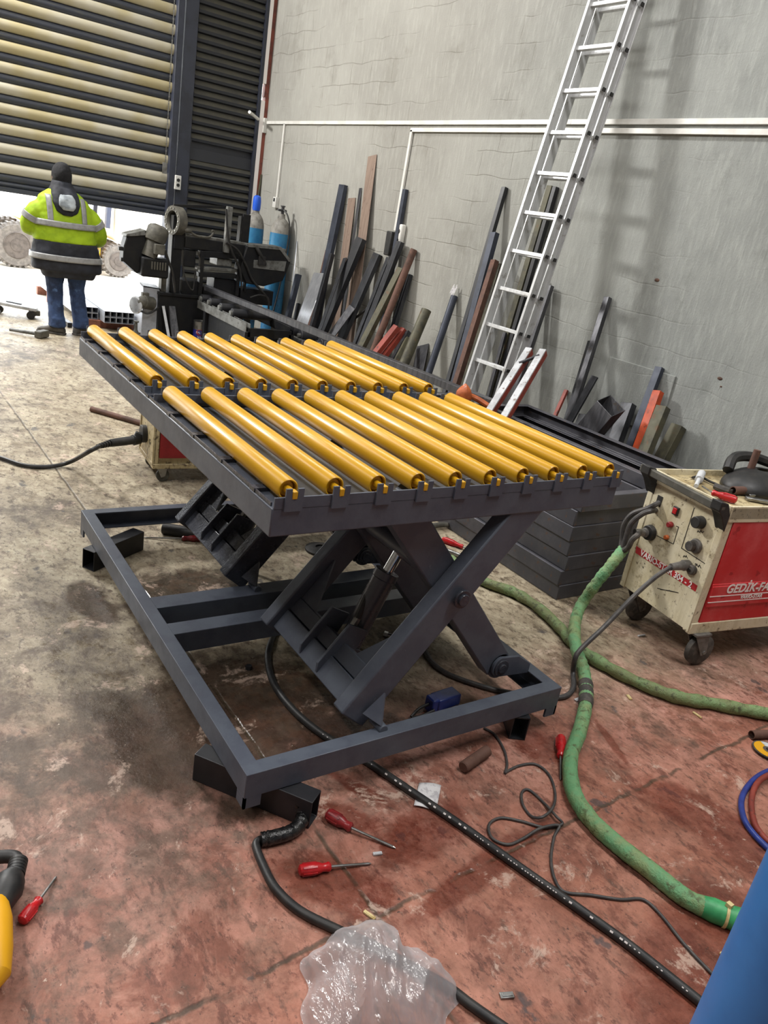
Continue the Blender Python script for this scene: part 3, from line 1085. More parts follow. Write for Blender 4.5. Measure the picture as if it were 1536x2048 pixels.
# ================================================================== STACK OF CHANNEL FRAMES
offs = [(0.0, 0.0), (-0.012, 0.006), (0.012, 0.004), (0.004, 0.012), (-0.008, 0.010), (-0.004, 0.018), (0.006, 0.0)]
nm = ['bottom frame of the stack, resting on the floor', 'second lowest frame of the stack', 'third frame up in the stack', 'middle frame of the stack of seven',
      'third frame down in the stack', 'second frame down in the stack', 'topmost frame of the stack, open and empty']
for i, (dx, dy) in enumerate(offs):
    z = 0.0 + i * 0.0835
    b = cring(MB(), 2.955 + dx, 4.20 + dx, 2.353 + dy, 4.10 + dy, z, z + 0.083, 0.05, 0.007)
    b.box(3.72 + dx, 3.77 + dx, 2.40, 4.06, z + 0.002, z + 0.081)
    solo(b, 'channel_frame', 'mill_frame', 'rectangular dark channel steel frame, ' + nm[i], 'steel frame', 'stack of channel frames by the wall', bev=0.004)
STZ = 7 * 0.0835

# long bar from the saw to the stack
e0 = V((3.70, 3.93, STZ + 0.042))
e1 = AY(414, 576, 8.85)
b = MB()
b.rhs(e0, e1, 0.065, 0.055, 0.004)
solo(b, 'steel_bar', 'mill', 'long grey steel bar lying from the saw bed to the stacked frames', 'steel bar', bev=0.002)

# ================================================================== CONDUITS AND SOCKETS ON THE LONG WALL
def cond(pts, w, d, label):
    b = MB()
    for p, q in zip(pts[:-1], pts[1:]):
        b.bar(p, q, w, d, up=(1, 0, 0))
    return solo(b, 'cable_conduit', 'conduit', label, 'conduit', None, 0.002)


XW = WX - 0.014
cond([(XW, 10.40, 2.650), (XW, 7.0, 2.640), (XW, 4.8, 2.640), (XW, -1.5, 2.634)], 0.036, 0.022, 'upper white conduit running the full length of the grey wall')
p = AX(826, 250, WX)
cond([(XW, p.y, 2.575), (XW, 4.8, 2.580), (XW, -1.5, 2.572)], 0.036, 0.022, 'lower white conduit running along the wall just below the long one')
p2 = AX(572, 245, WX)
q2 = AX(556, 395, WX)
cond([(XW, (p2.y + q2.y) / 2, 2.64), (XW, (p2.y + q2.y) / 2, q2.z)], 0.034, 0.022, 'thin white drop conduit above the grey-necked gas cylinder')
q3 = AX(795, 462, WX)
cond([(XW, p.y - 0.02, 2.575), (XW, q3.y + 0.02, q3.z)], 0.036, 0.022, 'white drop conduit ending behind the leaning steel bars')
t = thing('wall_socket', 'small white socket at the foot of the drop conduit above the cylinder', 'socket', (WX, q2.y, q2.z - 0.06))
b = MB()
b.box(WX - 0.05, WX, q2.y - 0.045, q2.y + 0.045, q2.z - 0.13, q2.z)
b.build('socket_box', 'conduit', t, bev=0.004)
b = MB()
b.box(WX - 0.055, WX - 0.049, q2.y - 0.02, q2.y + 0.02, q2.z - 0.055, q2.z - 0.015)
b.build('socket_outlet', 'black', t)
t = thing('plug_box', 'black plug hanging from the drop conduit among the leaning bars', 'plug', (WX, q3.y + 0.05, q3.z - 0.1))
pp = AX(787, 480, WX)
b = MB()
b.box(WX - 0.07, WX, pp.y - 0.05, pp.y + 0.05, pp.z - 0.16, pp.z + 0.08)
b.build('plug_body', 'rubber', t, bev=0.01)
b = MB()
p3 = AX(778, 520, WX - 0.05)
p4 = AX(760, 590, WX - 0.1)
p5 = AX(706, 640, WX - 0.15)
p6 = AX(688, 690, WX - 0.2)
b.tube(cr([V((WX - 0.04, pp.y, pp.z - 0.14)), p3, p4, p5], 8), 0.014)
b.build('cord', 'rubber', t)
t = thing('wall_socket', 'white three-way socket block hung on the wall beside the leaning bars', 'socket', AX(806, 475, WX))
p = AX(806, 470, WX)
b = MB()
b.box(WX - 0.06, WX, p.y - 0.045, p.y + 0.045, p.z - 0.14, p.z + 0.10)
b.build('socket_box', 'conduit', t, bev=0.015)
for k in range(2):
    b = MB()
    b.cyl((WX - 0.065, p.y, p.z + 0.03 - k * 0.09), (WX - 0.055, p.y, p.z + 0.03 - k * 0.09), 0.022)
    b.build('socket_outlet', 'rubber', t)
p = AX(531, 252, WX)
b = MB()
b.box(WX - 0.05, WX, p.y - 0.05, p.y + 0.05, p.z - 0.09, p.z + 0.09)
solo(b, 'junction_box', 'conduit', 'small white junction box under the conduit in the wall corner', 'junction box', bev=0.006)
b = MB()
a0, a1 = AY(499, 224, WY - 0.25), AY(516, 238, WY - 0.05)
b.cyl(a0, a1, 0.02)
solo(b, 'pipe_end', 'conduit', 'short white pipe end sticking out across the dark louvred panel', 'pipe')
# intercom on the post and pull chain on the shutter
p = AY(355, 365, WY - 0.09)
t = thing('switch_box', 'white door switch with two dark buttons on the shutter post', 'switch', (p.x, WY - 0.08, p.z - 0.12))
b = MB()
b.box(p.x - 0.04, p.x + 0.04, WY - 0.115, WY - 0.08, p.z - 0.085, p.z + 0.085)
b.build('switch_plate', 'conduit', t, bev=0.006)
for dz in (0.03, -0.03):
    b = MB()
    b.cyl((p.x, WY - 0.125, p.z + dz), (p.x, WY - 0.112, p.z + dz), 0.02)
    b.build('button', 'rubber', t)
t = thing('pull_chain', 'thin pull chain with a tag hanging down the striped shutter', 'chain', (3.36, WY - 0.08, 1.85))
b = MB()
for i in range(66):
    z = 4.4 - i * 0.038
    b.box(3.353, 3.367, WY - 0.10, WY - 0.092, z - 0.026, z) if i % 2 else b.box(3.356, 3.364, WY - 0.104, WY - 0.088, z - 0.034, z + 0.008)
b.build('chain_links', 'steel', t)
b = MB()
b.box(3.325, 3.385, WY - 0.102, WY - 0.092, 1.80, 1.93)
b.build('chain_tag', 'steel', t, bev=0.003)

# ================================================================== STEEL LEANING ON THE WALL
def lean(tp, lp, d=None, h=0.05, gap=0.004):
    xt = WX - h / 2 - gap
    Tq = AX(tp[0], tp[1], xt)
    if d is None:
        d = min(0.12 + 0.16 * Tq.z, 0.42)
    nrm = ray(*tp).cross(ray(*lp))
    xf = WX - d
    y = -(nrm.x * xf - nrm.z * CAM_H) / nrm.y
    return Tq, V((xf, y, 0.0))


PLACED = []


def near(t1, f1, w1, h1, t2, f2, w2, h2):
    zt = min(t1.z, t2.z) + 0.06
    for i in range(41):
        z = zt * i / 40
        p1 = f1 + (t1 - f1) * min(z / t1.z, 1)
        p2 = f2 + (t2 - f2) * min(z / t2.z, 1)
        if abs(p1.y - p2.y) < (w1 + w2) / 2 * 1.03 and abs(p1.x - p2.x) < (h1 + h2) / 2 * 1.05 + 0.003:
            return True
    return False


def leaner(name, kind, tp, lp, wd, h, m, label, d=None, t=0.004, gap=0.004, flip=False):
    for k in range(30):
        Tq, Fq = lean(tp, lp, None if d is None else d + k * 0.012, h, gap + k * 0.012)
        if not any(near(Tq, Fq, wd, h, *o) for o in PLACED):
            break
    PLACED.append((Tq, Fq, wd, h))
    ax = (Tq - Fq).normalized()
    Fq = Fq + ax * (h * 0.5 * abs(ax.x) / max(ax.z, 0.3) + 0.004)
    up = V((1, 0, 0)) if not flip else V((-1, 0, 0))
    b = MB()
    if kind == 'flat':
        b.bar(Fq, Tq, wd, h, up)
    elif kind == 'rhs':
        b.rhs(Fq, Tq, wd, h, t, up)
    if name == 'rectangular_tube':      # open end cut on the slant
        for q in b.v[len(b.v) // 2:]:
            q -= ax * ((Tq.x + h / 2 - q.x) * 0.8)
    elif kind == 'pipe':
        b.pipe(Fq, Tq, wd / 2, t)
    elif kind == 'angle':
        b.angle(Fq, Tq, wd, h, t, up)
    elif kind == 'channel':
        b.channel(Fq, Tq, wd, h, t, up)
    return solo(b, name, m, label, {'flat': 'flat bar', 'rhs': 'steel tube', 'pipe': 'steel pipe', 'angle': 'steel angle', 'channel': 'steel channel'}[kind], None, 0.0015)


G = 'steel leaning on the wall'
LE = [
 ('flat_bar', 'flat', (521, 349), (514, 400), 0.088, .012, 'mill_olive', 'dark flat bar standing upright in the corner behind the blue-capped cylinder', .15),
 ('flat_strip', 'flat', (594, 482), (588, 545), 0.021, .006, 'bright', 'thin pale strip leaning right of the grey-necked gas cylinder', .2),
 ('steel_angle', 'angle', (597, 549), (568, 668), 0.069, .06, 'mill_blue', 'blue-grey steel angle leaning by itself right of the gas cylinders', None),
 ('steel_tube', 'rhs', (597, 607), (590, 640), 0.046, .04, 'mill_dark', 'short dark tube stub standing right of the lone blue-grey angle', .15),
 ('steel_channel', 'channel', (687, 370), (645, 575), 0.121, .05, 'mill_blue', 'tall blue-grey channel, leftmost of the tall pieces on the wall', .2),
 ('flat_plate', 'flat', (704, 396), (690, 505), 0.158, .006, 'rust_pale', 'pale rusty plate strip just right of the tall blue-grey channel', .1),
 ('flat_strip', 'flat', (721, 376), (707, 477), 0.052, .006, 'mill', 'narrow grey strip between the two pale rusty plates', .14),
 ('flat_plate', 'flat', (745, 311), (724, 480), 0.172, .006, 'rust_pale', 'tallest leaning piece, a pale rusty plate strip', .17),
 ('flat_plate', 'flat', (657, 502), (647, 543), 0.149, .006, 'rust', 'brownish plate end behind the glossy black angles', .12),
 ('steel_sheet', 'flat', (640, 546), (614, 618), 0.298, .006, 'bright', 'bright shiny steel sheet leaning by the saw', .34),
 ('steel_angle', 'angle', (664, 508), (632, 625), 0.057, .05, 'mill_dark', 'dark angle just right of the bright sheet', .36),
 ('steel_channel', 'channel', (723, 477), (655, 640), 0.138, .06, 'black', 'wide glossy black channel in the middle of the left bar cluster', .42),
 ('flat_bar', 'flat', (690, 516), (664, 590), 0.070, .01, 'mill_dark', 'narrow dark bar left of the wide black channel', .5),
 ('flat_plate', 'flat', (716, 520), (709, 560), 0.158, .006, 'rust_pale', 'short rusty plate hanging low beneath the tallest plate', .05),
 ('steel_tube', 'rhs', (756, 508), (690, 660), 0.115, .05, 'mill_dark', 'dark wide tube right of the wide black channel', .40),
 ('flat_bar', 'flat', (705, 614), (668, 664), 0.123, .012, 'mill', 'short grey flat bar leaning low in front of the dark tubes', .42),
 ('steel_tube', 'rhs', (811, 379), (781, 553), 0.052, .04, 'mill_blue', 'slim blue-grey tube beside the white drop conduit', .15),
 ('steel_tube', 'rhs', (801, 484), (745, 630), 0.086, .05, 'mill_dark', 'dark square tube standing under the black plug', .42),
 ('steel_tube', 'rhs', (779, 516), (735, 628), 0.057, .05, 'mill_dark', 'dark narrow tube left of the tube below the plug', .46),
 ('steel_channel', 'channel', (803, 537), (724, 692), 0.092, .05, 'mill_olive', 'olive brown channel left of the rusty round pipe', .52),
 ('round_pipe', 'pipe', (828, 499), (752, 688), .072, .072, 'rust', 'rusty brown round pipe leaning in the bar cluster', .45),
 ('steel_tube', 'rhs', (819, 549), (780, 680), 0.069, .04, 'mill_dark', 'dark tube partly hidden behind the rusty round pipe', .30),
 ('steel_angle', 'angle', (794, 653), (757, 700), 0.075, .05, 'red_steel', 'left one of two short red primed angles', .52),
 ('steel_angle', 'angle', (808, 658), (772, 706), 0.075, .05, 'red_steel', 'right one of two short red primed angles', .52),
 ('steel_tube', 'rhs', (817, 664), (793, 707), 0.052, .045, 'mill_dark', 'short dark tube just right of the red angles', .55),
 ('steel_tube', 'rhs', (815, 677), (797, 712), 0.046, .04, 'mill_olive', 'short olive tube end in front of the thick dark pipe', .68),
 ('round_pipe', 'pipe', (853, 620), (812, 718), .10, .10, 'mill_olive', 'thick greenish dark pipe right of the short red angles', .45),
 ('flat_plate', 'flat', (846, 690), (838, 730), 0.193, .006, 'mill', 'grey plate offcut at the foot of the thick greenish pipe', .2),
 ('round_pipe', 'pipe', (909, 592), (861, 735), .068, .068, 'mill_blue', 'dark blue round pipe standing alone left of the thin black bar', .38),
 ('square_bar', 'flat', (1010, 375), (899, 757), 0.048, .04, 'black', 'long thin black bar, first in the group left of the ladder', .42),
 ('steel_tube', 'rhs', (990, 466), (912, 757), 0.067, .05, 'mill_blue', 'dark blue tube between the thin black bar and the rusty angle', .42),
 ('steel_angle', 'angle', (990, 521), (916, 757), 0.057, .05, 'rust', 'rust red angle leaning just left of the ladder', .46),
 ('steel_tube', 'rhs', (1000, 528), (932, 757), 0.057, .04, 'mill_olive', 'grey olive tube squeezed between rusty angle and ladder', .36),
 ('steel_tube', 'rhs', (1102, 372), (1016, 665), 0.057, .04, 'mill_olive', 'brown weathered tube seen between the ladder rungs', .22),
 ('steel_tube', 'rhs', (1112, 374), (1028, 665), 0.040, .04, 'black', 'black tube directly beside the brown one behind the ladder', .22),
 ('flat_bar', 'flat', (1093, 562), (1061, 688), 0.034, .03, 'black', 'black bar hugging the right side of the ladder', .24),
 ('steel_tube', 'rhs', (1100, 571), (1058, 697), 0.063, .04, 'mill', 'grey tube standing just right of the ladder', .30),
 ('round_bar', 'pipe', (981, 672), (957, 750), .04, .04, 'black', 'short black pipe behind the lowest ladder rungs', .3),
 ('flat_bar', 'flat', (1010, 665), (995, 722), 0.034, .02, 'mill', 'short grey bar behind the lowest ladder rungs', .2),
 ('red_bar', 'flat', (1133, 780), (1110, 832), 0.034, .02, 'red_steel', 'short red bar left of the perforated strip', .3),
 ('perforated_strip', 'flat', (1180, 682), (1130, 845), 0.032, .02, 'mill_dark', 'dark perforated strip leaning right of the ladder', .36),
 ('steel_tube', 'rhs', (1216, 595), (1141, 834), 0.048, .04, 'mill', 'long grey tube, tallest piece right of the ladder', .40),
 ('flat_bar', 'flat', (1190, 753), (1142, 838), 0.057, .02, 'mill_dark', 'dark rounded flat bar crossing in front of the long grey tube', .38),
 ('steel_tube', 'rhs', (1168, 830), (1160, 850), 0.069, .05, 'mill_dark', 'tiny dark tube stub left of the wide open tube', .3),
 ('rectangular_tube', 'rhs', (1229, 803), (1177, 865), 0.172, .09, 'mill', 'wide rectangular tube with its open end upward', .18),
 ('steel_tube', 'rhs', (1242, 828), (1211, 880), 0.057, .05, 'mill_dark', 'dark tube pressed against the wide open tube', .36),
 ('steel_tube', 'rhs', (1258, 808), (1232, 880), 0.098, .06, 'mill_dark', 'dark square tube right of the wide open tube', .34),
 ('steel_tube', 'rhs', (1320, 735), (1261, 892), 0.057, .04, 'mill_blue', 'blue-grey tube standing just left of the orange one', .34),
 ('steel_tube', 'rhs', (1317, 783), (1276, 898), 0.063, .05, 'orange_steel', 'bright orange primed tube leaning on the wall', .38),
 ('steel_channel', 'channel', (1327, 814), (1290, 905), 0.081, .06, 'mill_olive', 'olive weathered channel just right of the orange tube', .36),
 ('steel_tube', 'rhs', (1358, 852), (1323, 918), 0.086, .07, 'mill_olive', 'rightmost leaning tube, its rusty square end open', .33),
]
for r in LE:
    leaner(r[0], r[1], r[2], r[3], r[4], r[5], r[6], r[7], r[8])
# white scrap stuck on the blue pipe
p = AX(904, 586, WX - 0.05)
b = MB()
b.grid(lambda u, v: (p.x - 0.02 + 0.03 * v, p.y + 0.03 * (u - .5) * 2 - 0.02, p.z - 0.02 + 0.08 * v + 0.03 * math.sin(u * 9)), 6, 6)
solo(b, 'paper_scrap', 'paper', 'white scrap of paper on the top end of the blue pipe', 'paper scrap')
p = F(616, 660, 0.20)
b = MB()
b.box(p.x - 0.02, p.x + 0.24, p.y - 0.02, p.y + 0.02, 0.0, 0.30)
solo(b, 'steel_block', 'mill', 'upright grey plate standing on the floor under the bright sheet', 'steel plate', bev=0.003)

# ================================================================== LADDER
lt, lb = AY(1185, 0, 4.6), AY(930, 780, 4.6)
ld = (lt - lb).normalized()
foot = lb - ld * (lb.z / ld.z)
lx = foot.x
LT = thing('extension_ladder', 'tall double aluminium extension ladder leaning on the grey wall', 'ladder', (lx, 4.4, 0))
ln = V((ld.z, 0, -ld.x))      # towards the wall
topz = lb.z + (WX - 0.09 - lb.x) * ld.z / ld.x
for sec in (0, 1):
    o = ln * (0.085 * sec)
    L0 = (0.01 if sec == 0 else 0.25)
    zt = topz if sec == 0 else topz + 0.05
    for y in (4.595, 4.215):
        yy = y - (0.0 if sec == 0 else 0.004 if y > 4.4 else -0.004)
        p0 = V((lx, yy, 0)) + ld * L0 / ld.z + o
        p1 = V((lx, yy, 0)) + ld * (zt - 0.35 * sec) / ld.z + o
        s = 1 if y > 4.4 else -1
        b = MB()
        b.sweep([(-0.012, -0.035), (0.012, -0.035), (0.012, -0.029), (-0.006, -0.029), (-0.006, 0.029), (0.012, 0.029), (0.012, 0.035), (-0.012, 0.035)] if s > 0 else
                [(0.012, 0.035), (-0.012, 0.035), (-0.012, 0.029), (0.006, 0.029), (0.006, -0.029), (-0.012, -0.029), (-0.012, -0.035), (0.012, -0.035)], p0, p1, up=ln)
        b.build('ladder_rail', 'alu', LT, bev=0.0015)
    rz0, dz = 0.809, 0.2800
    for k in range(-2, 16):
        z = rz0 + k * dz
        if z < L0 + 0.05 or z > zt - 0.4 * sec - 0.05:
            continue
        c = V((lx, 0, 0)) + ld * (z / ld.z) + o
        b = MB()
        b.bar((c.x, 4.215, c.z), (c.x, 4.595, c.z), 0.028, 0.030, up=ln)
        rg = b.build('rung', 'alu', LT, bev=0.003)
        b = MB()
        b.bar((c.x, 4.198, c.z), (c.x, 4.206, c.z), 0.024, 0.026, up=ln)
        b.build('rung_end', 'rubber', rg)

# two welded white and red bars on the stack
t0, t1 = AY(1058, 696, 4.05), AY(1086, 699, 3.93)
f0, f1 = F(977, 822, STZ + 0.02), F(1006, 835, STZ + 0.02)
t = thing('welded_frame', 'small frame of two white and red bars leaning on the stack by the ladder', 'steel frame', (f1.x, f1.y, STZ))
for p, q in ((f0, t0), (f1, t1)):
    b = MB()
    b.bar(p, q, 0.05, 0.012, up=(-0.9, -0.3, 0.6))
    b.build('white_bar', 'white_paint', t, bev=0.002)
    b = MB()
    a_, b_ = orient(q - p, (-0.9, -0.3, 0.6))
    b.bar(p - b_ * 0.030 + a_ * 0.02, q - b_ * 0.030 + a_ * 0.02, 0.012, 0.048, up=(-0.9, -0.3, 0.6))
    b.build('red_flange', 'red_steel', t, bev=0.002)
b = MB()
b.cyl(t0 + (f0 - t0) * 0.25, t1 + (f1 - t1) * 0.09, 0.012)
b.build('cross_rod', 'mill', t)
p = F(930, 797, STZ + 0.05)
t = thing('cord_bundle', 'crumpled orange rag and orange clamp lying on the stacked frames', 'rag', (p.x, p.y, STZ))
b = MB()
b.grid(lambda u, v: (p.x - 0.02 + 0.06 * math.cos(u * 2 * PI) * math.sin(v * PI) * (1 + .25 * math.sin(7 * u * PI + 5 * v)), p.y + 0.06 * math.sin(u * 2 * PI) * math.sin(v * PI), STZ + 0.075 - 0.07 * math.cos(v * PI) * (1 + .2 * math.sin(11 * u))), 17, 9)
b.build('rag', 'orange_rag', t)
q = F(945, 803, STZ + 0.03)
b = MB()
b.tube(cr([p + V((0, 0, 0.03)), (p + q) / 2 + V((0.04, -.03, 0.02)), q + V((0.05, -0.12, 0.0))], 5), 0.02)
b.build('clamp_handle', 'orange_rag', t)
b = MB()
g = F(905, 792, STZ + 0.03)
b.tube(cr([p, (p + g) / 2, g, g + V((-0.3, 0.15, -0.02))], 5), 0.02)
b.build('clamp_lead', 'mill', t)

# ================================================================== GAS CYLINDERS
def gas(cx, cy, h, r, label, cap):
    t = thing('gas_cylinder', label, 'gas cylinder', (cx, cy, 0))
    b = MB()
    b.lathe([(r * .9, 0), (r, 0.02), (r, h * .76), (r * .985, h * .80)], (cx, cy, 0), n=32)
    b.build('body', 'blue_cyl', t)
    b = MB()
    prof = [(r * .985, h * .80)] + [(r * math.cos(a) * .985 + 0.0, h * .80 + h * .115 * math.sin(a)) for a in [i * PI / 2 / 9 for i in range(1, 8)]] + [(0.04, h * .915), (0.038, h * .94)]
    b.lathe(prof, (cx, cy, 0), n=32)
    b.build('shoulder', 'cyl_grey', t)
    if cap:
        b = MB()
        b.lathe([(0.045, h * .925), (0.052, h * .94), (0.052, h * 1.0), (0.045, h * 1.025), (0.02, h * 1.035)], (cx, cy, 0), n=24)
        b.build('valve_cap', 'cap_blue', t)
    else:
        b = MB()
        b.cyl((cx, cy, h * .935), (cx, cy, h * .99), 0.02)
        b.cyl((cx - 0.07, cy - .02, h * .965), (cx + 0.05, cy, h * .965), 0.014)
        b.cyl((cx, cy, h * .99), (cx, cy, h * 1.0), 0.03)
        b.build('valve', 'mill', t)
        b = MB()
        b.tube(cr([(cx, cy - .03, h * .97), (cx + 0.03, cy - 0.10, h * .93), (cx + 0.05, cy - r - .02, h * .82), (cx + 0.02, cy - r - .012, h * .5), (cx - 0.05, cy - r - .012, 0.35)], 7), 0.010)
        b.build('gas_hose', 'rubber', t)
    return t


gas(4.37, 9.78, 1.68, .122, 'blue gas cylinder with a bright blue valve cap by the wall corner', True)
gas(4.55, 9.38, 1.67, .128, 'blue gas cylinder with a bare valve and black hose, right of the capped one', False)

# ================================================================== BAND SAW
SY = 9.0


def S(px, py, y=SY):
    return AY(px, py, y)


def spoly(pts, y, th):
    return [S(px, py, y) for px, py in pts], (0, th, 0)


sv = thing('band_saw', 'grimy black metal band saw beside the shutter post', 'band saw', (3.3, 9.1, 0))


def sp(b, name, m, bev=0.004, parent=None):
    return b.build(name, m, parent or sv, bev=bev)


c0, c1 = S(319, 590, 8.92), S(420, 597, 8.92)
b = MB()
b.box(c0.x, c1.x + 0.45, 8.92, 9.35, 0, c0.z)
sp(b, 'cabinet', 'saw')
b = MB()
b.box(c0.x - 0.01, c1.x + 0.46, 8.90, 9.36, c0.z, c0.z + 0.035)
sp(b, 'bed', 'saw')
k0, k1 = S(286, 572, 9.0), S(319, 580, 9.0)
b = MB()
b.box(k0.x, k1.x - 0.005, 8.98, 9.30, 0, k0.z - 0.01)
sp(b, 'coolant_tank', 'saw_white')
b = MB()
b.prism([(k0.x, 8.98, k0.z - 0.005), (k1.x, 8.98, k0.z - 0.02), (k1.x + 0.05, 9.3, k0.z - 0.02), (k0.x + 0.05, 9.3, k0.z - 0.005)], (0, 0, 0.012))
sp(b, 'tank_lid', 'saw', 0)
p = S(287, 606, 8.93)
b = MB()
b.cyl(p + V((0.10, 0, 0)), p + V((-0.02, -0.05, 0.02)), 0.075)
b.ell(p + V((-0.02, -0.05, 0.02)), 0.07, 0.07, 0.07)
b.box(p.x - 0.03, p.x + 0.05, p.y - 0.04, p.y + 0.02, p.z + 0.06, p.z + 0.12)
pm = sp(b, 'coolant_pump', 'motor')
b = MB()
q = S(270, 610, 8.9)
b.lathe([(0.085, 0), (0.098, 0.004), (0.098, 0.018), (0.085, 0.022), (0.082, 0.011), (0.085, 0)], q, (1, 0.5, 0), 28)
for k in range(4):
    a = k * PI / 4
    u = V((-.45, .9, 0)).normalized() * math.cos(a) + V((0, 0, 1)) * math.sin(a)
    b.bar(q - u * 0.088 + V((.01, 0, 0)), q + u * 0.088 + V((.01, 0, 0)), 0.008, 0.008)
sp(b, 'fan_guard', 'white_paint', 0, pm)
b = MB()
b.tube(cr([p + V((-0.05, -.05, -0.08)), p + V((0.03, -.08, -0.10)), p + V((0.12, -.06, -0.06)), p + V((0.18, 0, -0.03))], 6), 0.012)
sp(b, 'pump_cord', 'rubber', 0, pm)
m0, m1 = S(341, 430), S(366, 592)
b = MB()
b.box(m0.x + 0.03, m0.x + 0.15, 8.98, 9.12, c0.z, S(350, 440).z + 0.05)
sp(b, 'column', 'saw')
b = MB()
b.box(m0.x - 0.06, m0.x + 0.0, 9.0, 9.1, c0.z, S(335, 545).z)
sp(b, 'slide_rail', 'motor')
r0 = S(349, 441, 9.0)
b = MB()
b.lathe([(0.105, 0), (0.155, 0), (0.158, 0.01), (0.158, 0.10), (0.15, 0.11), (0.105, 0.11), (0.10, 0.1), (0.10, 0.01), (0.105, 0)], r0 + V((-0.03, 0, 0)), (1, 0.25, 0), 32)
b.f = b.f[:-2]
b.mi = b.mi[:-2]
rg = sp(b, 'flange_ring', 'motor', 0)
b = MB()
ax = V((1, .25, 0)).normalized()
ua = V((-.25, 1, 0)).normalized()
for k in range(14):
    a = 2 * PI * k / 14
    c = r0 + V((-0.03, 0, 0)) + (ua * math.cos(a) + V((0, 0, 1)) * math.sin(a)) * 0.13
    b.cyl(c - ax * 0.008, c + ax * 0.003, 0.009, n=8)
sp(b, 'bolt_circle', 'steel', 0, rg)
b = MB()
b.box(r0.x - 0.0, r0.x + 0.12, 8.96, 9.14, r0.z - 0.30, r0.z - 0.12)
sp(b, 'column_head', 'saw')
# motor, gearbox and belt guard on the left
g0, g1 = S(274, 512), S(326, 548)
b = MB()
b.box(g0.x, g1.x, 8.80, 9.02, g1.z - 0.03, g0.z + 0.02)
gb = sp(b, 'gearbox', 'saw', 0.02)
b = MB()
for k in range(6):
    b.box(g0.x + 0.10 + k * 0.03, g0.x + 0.115 + k * 0.03, 8.785, 8.81, g1.z + 0.06, g0.z - 0.02)
sp(b, 'cooling_slots', 'motor', 0, gb)
a0, a1 = S(300, 508, 8.88), S(316, 462, 8.88)
b = MB()
d = (a1 - a0).normalized()
b.lathe([(0.085, 0), (0.085, 0.17), (0.11, 0.18), (0.118, 0.22), (0.118, 0.31), (0.10, 0.34), (0.05, 0.36)], a0 - d * 0.03, d, 28)
mt_ = sp(b, 'motor', 'motor', 0)
b = MB()
q = S(318, 498, 8.76)
b.box(q.x - 0.05, q.x + 0.06, 8.73, 8.83, q.z - 0.06, q.z + 0.05)
sp(b, 'terminal_box', 'motor', 0.006, mt_)
b = MB()
b.prism(*spoly([(246, 522), (248, 492), (254, 472), (291, 462), (304, 472), (294, 520), (275, 548)], 8.9, 0.16))
bg = sp(b, 'belt_guard', 'saw', 0.012)
b = MB()
b.prism(*spoly([(252, 473), (254, 468), (291, 460), (303, 470)], 8.88, 0.2))
sp(b, 'guard_top', 'saw_grey', 0.003, bg)
b = MB()
for px, py in ((243, 497), (247, 519)):
    q = S(px, py, 8.95)
    b.box(q.x - 0.035, q.x + 0.03, 8.92, 8.97, q.z - 0.02, q.z + 0.02)
sp(b, 'guard_latches', 'rubber', 0.003, bg)
# bow: beam and right wheel housing
u0, u1 = S(366, 482), S(566, 512)
b = MB()
b.bar(u0, u1, 0.16, 0.13)
bw = sp(b, 'saw_bow', 'saw', 0.01)
b = MB()
b.bar(u0 + V((0, 0, .065)), u1 + V((0, 0, .065)), 0.15, 0.05)
sp(b, 'bow_top', 'saw_grey', 0.008, bw)
hp = [(494, 492), (562, 497), (582, 524), (566, 562), (528, 573), (492, 567), (480, 540)]
b = MB()
b.prism(*spoly(hp, 8.86, 0.2))
wh = sp(b, 'wheel_housing', 'saw', 0.012)
b = MB()
b.prism(*spoly([(508, 520), (573, 523), (569, 543), (507, 536)], 8.85, 0.012))
sp(b, 'grey_stripe', 'saw_grey', 0.002, wh)
b = MB()
b.prism(*spoly([(497, 488), (563, 494), (583, 522), (578, 524), (560, 500), (497, 494)], 8.85, 0.22))
sp(b, 'housing_rim', 'saw_grey', 0.002, wh)
b = MB()
b.tube(cr([S(513, 495, 8.84), S(520, 508, 8.82), S(528, 522, 8.83), S(530, 530, 8.84)], 5), 0.022)
b.box(S(517, 520, 8.83).x, S(530, 520, 8.83).x, 8.81, 8.85, S(520, 530, 8.83).z, S(520, 512, 8.83).z)
sp(b, 'tension_handle', 'rubber', 0.003, wh)
# top frame over the bow
b = MB()
b.bar(S(347, 411), S(450, 415), 0.03, 0.03)
b.bar(S(452, 425), S(486, 430), 0.03, 0.03)
sp(b, 'top_bar', 'saw', 0.002)
b = MB()
b.box(S(443, 460).x, S(453, 460).x, 8.86, 8.92, S(447, 503).z, S(447, 411).z)
sp(b, 'mast', 'saw_grey', 0.004)
b = MB()
b.box(S(481, 460).x, S(496, 460).x, 8.95, 9.1, S(488, 486).z, S(488, 428).z)
b.box(S(477, 460).x, S(480, 460).x, 8.95, 8.98, S(480, 482).z, S(480, 431).z)
sp(b, 'cylinder_plate', 'saw', 0.003)
b = MB()
b.tube(cr([S(366, 453, 8.9), S(378, 462, 8.9), S(395, 472, 8.9), S(418, 474, 8.9), S(428, 464, 8.9), S(424, 461, 8.9)], 5), 0.012)
b.ell(S(376, 461, 8.9), 0.05, 0.03, 0.03)
sp(b, 'lever', 'motor', 0)
